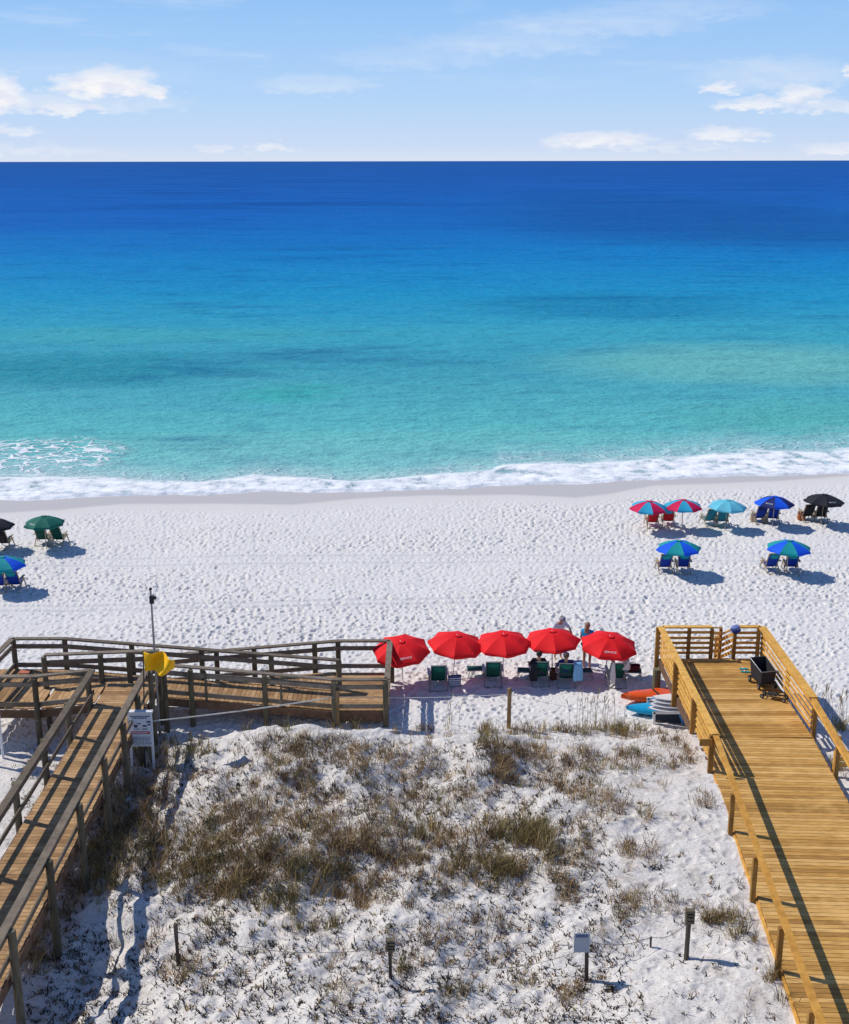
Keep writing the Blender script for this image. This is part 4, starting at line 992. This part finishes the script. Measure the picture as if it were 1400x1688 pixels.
def person(loc, rz, pose, label, shirt, hair, hat=None, bottom=SHORT, long_hair=False, sleeves=True):
    e = empty('person', loc, rz, label, 'person')
    J = {k: Vector(v) for k, v in pose.items()}
    nodes = []; edges = []; idx = {}
    def nd(k, p, r): idx[k] = len(nodes); nodes.append((tuple(p), r)); return idx[k]
    nd('pelvis', J['pelvis'], (.15, .11)); nd('waist', J['waist'], (.125, .095)); nd('chest', J['chest'], (.155, .11)); nd('neck', J['neck'], .055); nd('chin', J['neck'].lerp(J['head'], .45), .062); nd('head', J['head'], .088)
    hd = (J['head']-J['neck']).normalized(); nd('crown', J['head']+hd*.09, .062)
    edges += [(0, 1), (1, 2), (2, 3), (3, 4), (4, 5), (5, 6)]
    for s in ('L', 'R'):
        a = nd('sh'+s, J['sh'+s], .062); b_ = nd('el'+s, J['el'+s], .042); c_ = nd('wr'+s, J['wr'+s], .028); edges += [(2, a), (a, b_), (b_, c_)]
        d = (J['wr'+s]-J['el'+s]).normalized(); side = d.cross(Vector((0, 0, 1))); side = side.normalized() if side.length > .1 else Vector((1, 0, 0))
        pl = nd('palm'+s, J['wr'+s]+d*.06, .03); edges.append((c_, pl))
        for k in range(4):
            q1 = J['wr'+s]+d*.10+side*(.022*(k-1.5)); f1_ = nd('f', q1, .011); f2_ = nd('f', q1+d*(.04-.006*abs(k-1.3))+Vector((0, 0, -.012)), .009); edges += [(pl, f1_), (f1_, f2_)]
        th = J['wr'+s]+d*.05-side*.04; t1_ = nd('t', th, .012); t2_ = nd('t', th+d*.03-side*.012, .010); edges += [(pl, t1_), (t1_, t2_)]
        h = nd('hip'+s, J['hip'+s], .085); kn = nd('kn'+s, J['kn'+s], .058); an = nd('an'+s, J['an'+s], .036); to = nd('to'+s, J['to'+s], .032); edges += [(0, h), (h, kn), (kn, an), (an, to)]
    skin_obj('body', nodes, edges, SKIN, e)
    # clothes a little larger than the body
    sn = [(J['waist']+(J['pelvis']-J['waist'])*.6, (.155, .125)), (J['chest'], (.18, .135)), (J['neck']-(J['neck']-J['chest'])*.3, .075)]; se = [(0, 1), (1, 2)]
    for s in ('L', 'R'):
        k = len(sn); end = J['el'+s] if sleeves else J['sh'+s].lerp(J['el'+s], .12); sn += [(J['sh'+s], .08), (J['sh'+s].lerp(end, .95), .066)]; se += [(1, k), (k, k+1)]
    skin_obj('shirt', [(tuple(p), r) for p, r in sn], se, shirt, e)
    sn = [(J['pelvis'], (.17, .13))]; se = []
    for s in ('L', 'R'):
        k = len(sn); sn += [(J['hip'+s], .105), (J['hip'+s].lerp(J['kn'+s], .6), .088)]; se += [(0, k), (k, k+1)]
    skin_obj('shorts', [(tuple(p), r) for p, r in sn], se, bottom, e)
    hc = J['head']+hd*.03; f = Vector(pose['face']).normalized()
    mb = MB(); mb.ball(hc-f*.022+hd*.015, .108, 9, 0, (.93, .98, 1.0))
    if long_hair: mb.ball(hc-f*.07-hd*.13, .085, 8, 0, (1, .7, 1.5))
    mb.build('hair', hair, e, smooth=True, world=False)
    mb = MB(); mb.ball(J['head']+f*.10-hd*.005, .018, 5, 0, (.8, 1, 1.2)); mb.build('nose', SKIN, e, smooth=True, world=False)
    sd = f.cross(hd).normalized()
    for s in (-1, 1):
        mb = MB(); mb.ball(J['head']+f*.088+sd*s*.033+hd*.02, .011, 5); mb.build('eye', EYE, e, smooth=True, world=False)
        mb = MB(); mb.ball(J['head']+sd*s*.092, .02, 5, 0, (.6, 1, 1.5)); mb.build('ear', SKIN, e, smooth=True, world=False)
    mb = MB(); mb.ball(J['head']+f*.09-hd*.04, .012, 5, 0, (2, .5, .5)); mb.build('mouth', K['redc'], e, smooth=True, world=False)
    if hat:
        mb = MB(); mb.ball(hc+hd*.035, .112, 9, 0, (.98, 1.0, .85)); mb.ball(hc+f*.11+hd*.03, .07, 7, 0, (1.1, 1.1, .12)); mb.build('cap', hat, e, smooth=True, world=False)
    return e
stand = dict(pelvis=(0, 0, .95), waist=(0, 0, 1.12), chest=(0, 0, 1.34), neck=(0, .0, 1.50), head=(0, .01, 1.62), face=(.3, 1, -.1),
    shL=(-.19, 0, 1.42), elL=(-.25, .05, 1.14), wrL=(-.22, .18, .95), shR=(.19, 0, 1.42), elR=(.26, .06, 1.15), wrR=(.2, .22, 1.02),
    hipL=(-.09, 0, .90), knL=(-.10, .03, .50), anL=(-.10, 0, .08), toL=(-.11, .14, .03), hipR=(.09, 0, .90), knR=(.11, .05, .50), anR=(.12, -.02, .08), toR=(.14, .12, .03))
bend = dict(stand); bend.update(waist=(.02, .03, 1.12), chest=(.03, .1, 1.33), neck=(.02, .17, 1.49), head=(.0, .24, 1.60), face=(-.1, 1, -.6), shL=(-.18, .1, 1.42), elL=(-.33, .22, 1.22), wrL=(-.36, .36, 1.02), shR=(.21, .1, 1.40), elR=(.38, .2, 1.18), wrR=(.5, .32, 1.04))
g_ = Q(921, 1092, 41.2)
person((Q(922, 1060, 41.6).x, 41.9, 0), R(200), bend, 'person in a pale shirt and grey cap leaning forward behind the red umbrellas', SHIRT, HAIRB, CAPG)
person((Q(962, 1060, 41.9).x, 41.0, 0), R(-25), stand, 'person with long blond hair and blue swimwear standing behind the red umbrellas', SWIM, HAIRL, None, K['navy'], True, False)
sit = dict(pelvis=(0, .06, .36), waist=(0, -.05, .52), chest=(0, -.16, .74), neck=(0, -.20, .92), head=(0, -.19, 1.04), face=(0, 1, -.1),
    shL=(-.19, -.15, .84), elL=(-.31, -.05, .60), wrL=(-.30, .18, .60), shR=(.19, -.15, .84), elR=(.31, -.05, .60), wrR=(.30, .18, .60),
    hipL=(-.10, .10, .36), knL=(-.13, .52, .45), anL=(-.14, .72, .10), toL=(-.15, .86, .06), hipR=(.10, .10, .36), knR=(.13, .52, .45), anR=(.14, .74, .10), toR=(.15, .88, .06))
p = P(886, 1126); person((p.x, p.y, 0.09), .05, sit, 'person with dark hair in a black top sitting in a green chair', BLKC, plain('black_hair', (.015, .012, .012), .6))
p = P(931, 1129); person((p.x, p.y, 0.09), -.05, sit, 'person in a dark cap sitting in a green chair next to the blue towel', K['navy'], HAIRB, K['navy'])

# ------------------------------------------------------------------ things on the golden deck
BLK = plain('black_fabric', (.028, .027, .032), .8, bump=.3); RUB = plain('black_rubber', (.02, .02, .02), .7); GREYM = plain('grey_lining', (.12, .12, .13), .7)
def wheel(par, c, r=.12, wd=.05, ax=(1, 0, 0)):
    c = Vector(c); a = Vector(ax).normalized()
    mb = MB(); mb.tube([c-a*wd/2, c-a*wd/2*.6, c+a*wd/2*.6, c+a*wd/2], [r*.9, r, r, r*.9], 18); o = mb.build('wheel', RUB, par, world=False)
    mb = MB(); mb.tube([c-a*(wd/2+.006), c+a*(wd/2+.006)], r*.5, 12); mb.build('hub', STEEL, o, world=False)
pw_ = P(1256, 1130, ZD)
e = empty('wagon', (pw_.x, pw_.y, ZD), R(12), 'black folding wagon with open fabric box standing by the right railing of the golden deck', 'wagon'); e.scale = (.84, .84, 1.0)
def panel(mb, pts): mb.add(pts, [(0, 1, 2, 3)])
vb = [(-.27, -.42, .22), (.27, -.42, .22), (.27, .42, .22), (-.27, .42, .22)]; vt = [(-.31, -.46, .62), (.31, -.46, .62), (.33, .50, .80), (-.33, .50, .80)]
mb = MB(); mb.add(vb+vt, [(0, 1, 5, 4), (1, 2, 6, 5), (2, 3, 7, 6), (3, 0, 4, 7), (3, 2, 1, 0)]); o = mb.build('fabric_box', BLK, e, world=False); q_ = o.modifiers.new('t', 'SOLIDIFY'); q_.thickness = .03
mb = MB(); mb.tube([vt[0], vt[1], vt[2], vt[3], vt[0]], .016, 8); mb.build('rim_frame', STEEL, e, world=False)
mb = MB(); mb.box((0, 0, .20), (.6, .86, .03)); mb.build('chassis', DARK, e, world=False)
for sx in (-1, 1):
    for sy in (-1, 1): wheel(e, (sx*.34, sy*.38, .115))
mb = MB(); mb.tube([(0, -.46, .25), (.05, -.75, .2), (.1, -1.05, .08)], .015, 8); mb.tube([(0, -1.06, .08), (.2, -1.04, .08)], .018, 8); mb.build('pull_handle', DARK, e, smooth=True, world=False)
pc_ = P(1275, 1153, ZD)
e = empty('folded_cart', (pc_.x, pc_.y, ZD), R(-28), 'folded black cart frame with small wheels lying in front of the wagon', 'cart')
mb = MB(); mb.tube([(-.3, -.1, .1), (.3, -.12, .13), (.3, .12, .13), (-.3, .12, .1), (-.3, -.1, .1)], .016, 6); mb.tube([(-.3, 0, .12), (.3, 0, .16)], .014, 6); mb.tube([(-.1, -.12, .14), (.2, .12, .2)], .014, 6); mb.build('frame', DARK, e, world=False)
mb = MB(); mb.box((-.05, 0, .16), (.32, .2, .06)); mb.build('folded_fabric', BLK, e, world=False, bevel=.02)
for (x, y) in ((-.34, -.13), (.34, -.15), (.36, .15), (-.32, .15)): wheel(e, (x, y, .075), .075, .035, (.3, 1, 0))
for i, (px, py, rz) in enumerate(((1226, 1104, .3), (1229, 1109, .1))):
    p = P(px, py, ZD+.005); e = empty('sandal', (p.x, p.y, ZD), rz+1.4, ['far one of the teal sandals left of the wagon', 'near one of the teal sandals left of the wagon'][i], 'sandal', 'pair of teal sandals')
    mb = MB(); vs = [(0.055*w_, y, 0) for y, w_ in ()]; out_ = [(-.04, -.14), (.04, -.14), (.05, -.02), (.058, .08), (.03, .15), (-.03, .15), (-.055, .08), (-.045, -.02)]
    N = len(out_); mb.add([(x, y, 0) for x, y in out_]+[(x, y, .03) for x, y in out_], [tuple(range(N))[::-1], tuple(range(N, 2*N))]+[(k, (k+1) % N, N+(k+1) % N, N+k) for k in range(N)]); mb.build('sole', K['teal'], e, world=False)
    mb = MB(); mb.tube([(-.055, .03, .02), (-.03, .05, .07), (.03, .05, .07), (.058, .03, .02)], .014, 6); mb.build('strap', WHITE, e, smooth=True, world=False)
# blue and white bundle resting on the rail post by the stair
pc_ = Vector((10.5, 39.0, ZD+1.1))
e = empty('bucket_hat', pc_, label='blue and white rounded bundle sitting on the rail post beside the stair opening', cat='hat')
BW = plain('blue_white_cloth', (.16, .20, .42), .7, var=.5, scale=18)
mb = MB(); mb.ball((0, 0, .02), .16, 10, 0, (1, .95, .62)); mb.build('crown', BW, e, smooth=True, world=False)
mb = MB(); mb.tube([(0, 0, -.02), (0, 0, -.05), (0, 0, -.20)], [.17, .18, .06], 14); mb.build('brim', NAVS, e, smooth=True, world=False)

# ------------------------------------------------------------------ kayaks and boards under the deck
def kayak(name, c, L, Wk, Hk, rz, mt, label, cat='kayak', tilt=0.0, pit=True):
    e = empty(name, c, rz, label, cat); e.rotation_euler = (tilt, 0, rz); nu, nv = 28, 16; vs, fs = [], []
    for i in range(nu+1):
        s = i/nu*2-1; k = max(.02, (1-abs(s)**2.6))**.75; rise = .10*abs(s)**3
        for j in range(nv):
            a = 2*math.pi*j/nv; x = math.cos(a)*Wk/2*k; z = math.sin(a)*Hk/2*(.35+.65*k)
            if pit and math.sin(a) > .3 and abs(s) < .62: z -= .09*(1-(s/.62)**2)*(math.sin(a)-.3)*2
            vs.append((s*L/2, x, z+Hk/2+rise))
    for i in range(nu):
        for j in range(nv): fs.append((i*nv+j, i*nv+(j+1) % nv, (i+1)*nv+(j+1) % nv, (i+1)*nv+j))
    fs += [tuple(range(nv)), tuple(nu*nv+j for j in range(nv))[::-1]]
    mb = MB(); mb.add(vs, fs); mb.build('hull', mt, e, smooth=True, world=False)
    if pit:
        for s in (-.3, .25):
            mb = MB(); mb.box((s*L/2, 0, Hk*.62), (.06, Wk*.62, .16)); mb.build('seat_back', DARK, e, world=False, bevel=.02)
        for s in (-.9, .9):
            mb = MB(); mb.tube([(s*L/2-.05, 0, Hk*.95), (s*L/2, 0, Hk*1.15), (s*L/2+.05, 0, Hk*.95)], .012, 6); mb.build('carry_handle', DARK, e, world=False)
    return e
ORK = plain('orange_plastic', (.78, .10, .015), .4, var=.2, scale=2); BLUK = plain('bright_blue_plastic', (.01, .35, .62), .4); BRD = plain('white_board_plastic', (.74, .74, .76), .4, var=.04); BBD = plain('blue_board', (.06, .22, .52), .5)
c_ = P(1030, 1168); kayak('kayak', (c_.x+1.65, c_.y+.80, 0.0), 3.6, .80, .38, R(15), ORK, 'orange kayak lying on the sand under the deck corner')
c_ = P(1036, 1186); kayak('kayak', (c_.x+1.45, c_.y+.45, 0.0), 3.0, .78, .34, R(5), BLUK, 'bright blue kayak pointing out below the orange one', pit=False)
for i in range(4):
    kayak('paddleboard', (c_.x+1.95+.05*i, c_.y-.1+.06*i, .44+.10*i), 2.9, .72-.02*i, .085, R(11), BRD, ['lowest', 'second lowest', 'second highest', 'highest'][i]+' white paddleboard of the stack under the golden deck', 'paddleboard', 0, False)['group'] = 'white paddleboards stacked under the deck'
e = empty('board_rack', (c_.x+1.9, c_.y+.1, 0), label='white rack frame with a dark opening holding the stacked paddleboards', cat='rack')
for (x, y) in ((.75, -.35), (2.5, -.35), (.75, .75), (2.5, .75)):
    mb = MB(); mb.box((c_.x+x, c_.y+y, .2), (.07, .07, .44)); mb.build('leg', BRD, e)
mb = MB(); mb.box((c_.x+1.63, c_.y-.35, .39), (1.85, .07, .07)); mb.box((c_.x+1.63, c_.y+.75, .39), (1.85, .07, .07)); mb.build('frame', BRD, e)
mb = MB(); mb.box((c_.x+1.63, c_.y-.34, .18), (1.66, .03, .30)); mb.build('opening_shade_sheet', plain('opening_shade_dark', (.02, .03, .05), .8), e)  # dark sheet across the rack front stands for the shade under the boards
for i, dx_ in enumerate((1.75, 2.75)):
    p0 = Vector((c_.x+dx_, c_.y-.42, .02)); mb = MB(); mb.beam(p0, p0+Vector((-.22, .1, .62)), .2, .035, up=(0, 1, 0)); o = mb.build('blue_board', BBD, None, bevel=.02)
    tag(o, ['narrow blue board leaning on the rack left of the pile', 'narrow blue board leaning right of the green pile'][i], 'board', 'blue boards leaning on the rack')

# yellow wooden frame at the right edge, a blue cooler below it
pe = Q(1378, 1235, 31.5)
e = empty('rail_frame', (pe.x, 31.5, ground_z(pe.x, 31.5)), label='yellow wooden rail end with two posts at the right edge of the picture', cat='railing')
for x in (pe.x, pe.x+1.3):
    mb = MB(); mb.beam((x, 31.5, ground_z(x, 31.5)-.2), (x, 31.5, 1.55), .09, .09, up=(0, 1, 0)); mb.build('post', W_RAIL_NEW, e)
for z in (1.5, 1.33, 1.16): mb = MB(); mb.beam((pe.x, 31.42, z), (pe.x+1.3, 31.42, z), .04, .13); mb.build('board', W_RAIL_NEW, e)

# tall sea oats standing out against the beach
def oats(px, py, n, h, label):
    g_ = G(px, py); e = empty('sea_oats', g_, label=label, cat='sea oats', group='tall sea oats on the dune crest')
    mb = MB()
    for i in range(n):
        x, y = g_.x+random.gauss(0, .22), g_.y+random.gauss(0, .08); hh_ = h*random.uniform(.7, 1.1); lx = random.uniform(-.12, .2)
        mb.tube([(x, y, g_.z-.1), (x+lx*.3, y, g_.z+hh_*.6), (x+lx, y, g_.z+hh_)], [.006, .005, .003], 4)
        mb.tube([(x+lx*.8, y, g_.z+hh_*.86), (x+lx, y, g_.z+hh_*.97), (x+lx*1.3, y, g_.z+hh_*1.06)], [.006, .016, .003], 5, 1)
    mb.build('stems', [OAT, OAT2], e)
OAT = plain('oat_stem', (.20, .17, .09), .8); OAT2 = plain('oat_seed', (.33, .25, .14), .8)
oats(968, 1200, 12, 1.3, 'tall thin sea oats right of the tan crest post, below the white towel')
oats(1000, 1200, 8, 1.1, 'thin sea oats nearest to the kayaks on the crest')
oats(735, 1195, 6, 1.0, 'sparse sea oats on the crest below the striped bag')
oats(1350, 1190, 10, 1.2, 'sea oats right of the golden boardwalk against the beach')
oats(1385, 1200, 12, 1.2, 'sea oats at the right edge beside the yellow rail end')
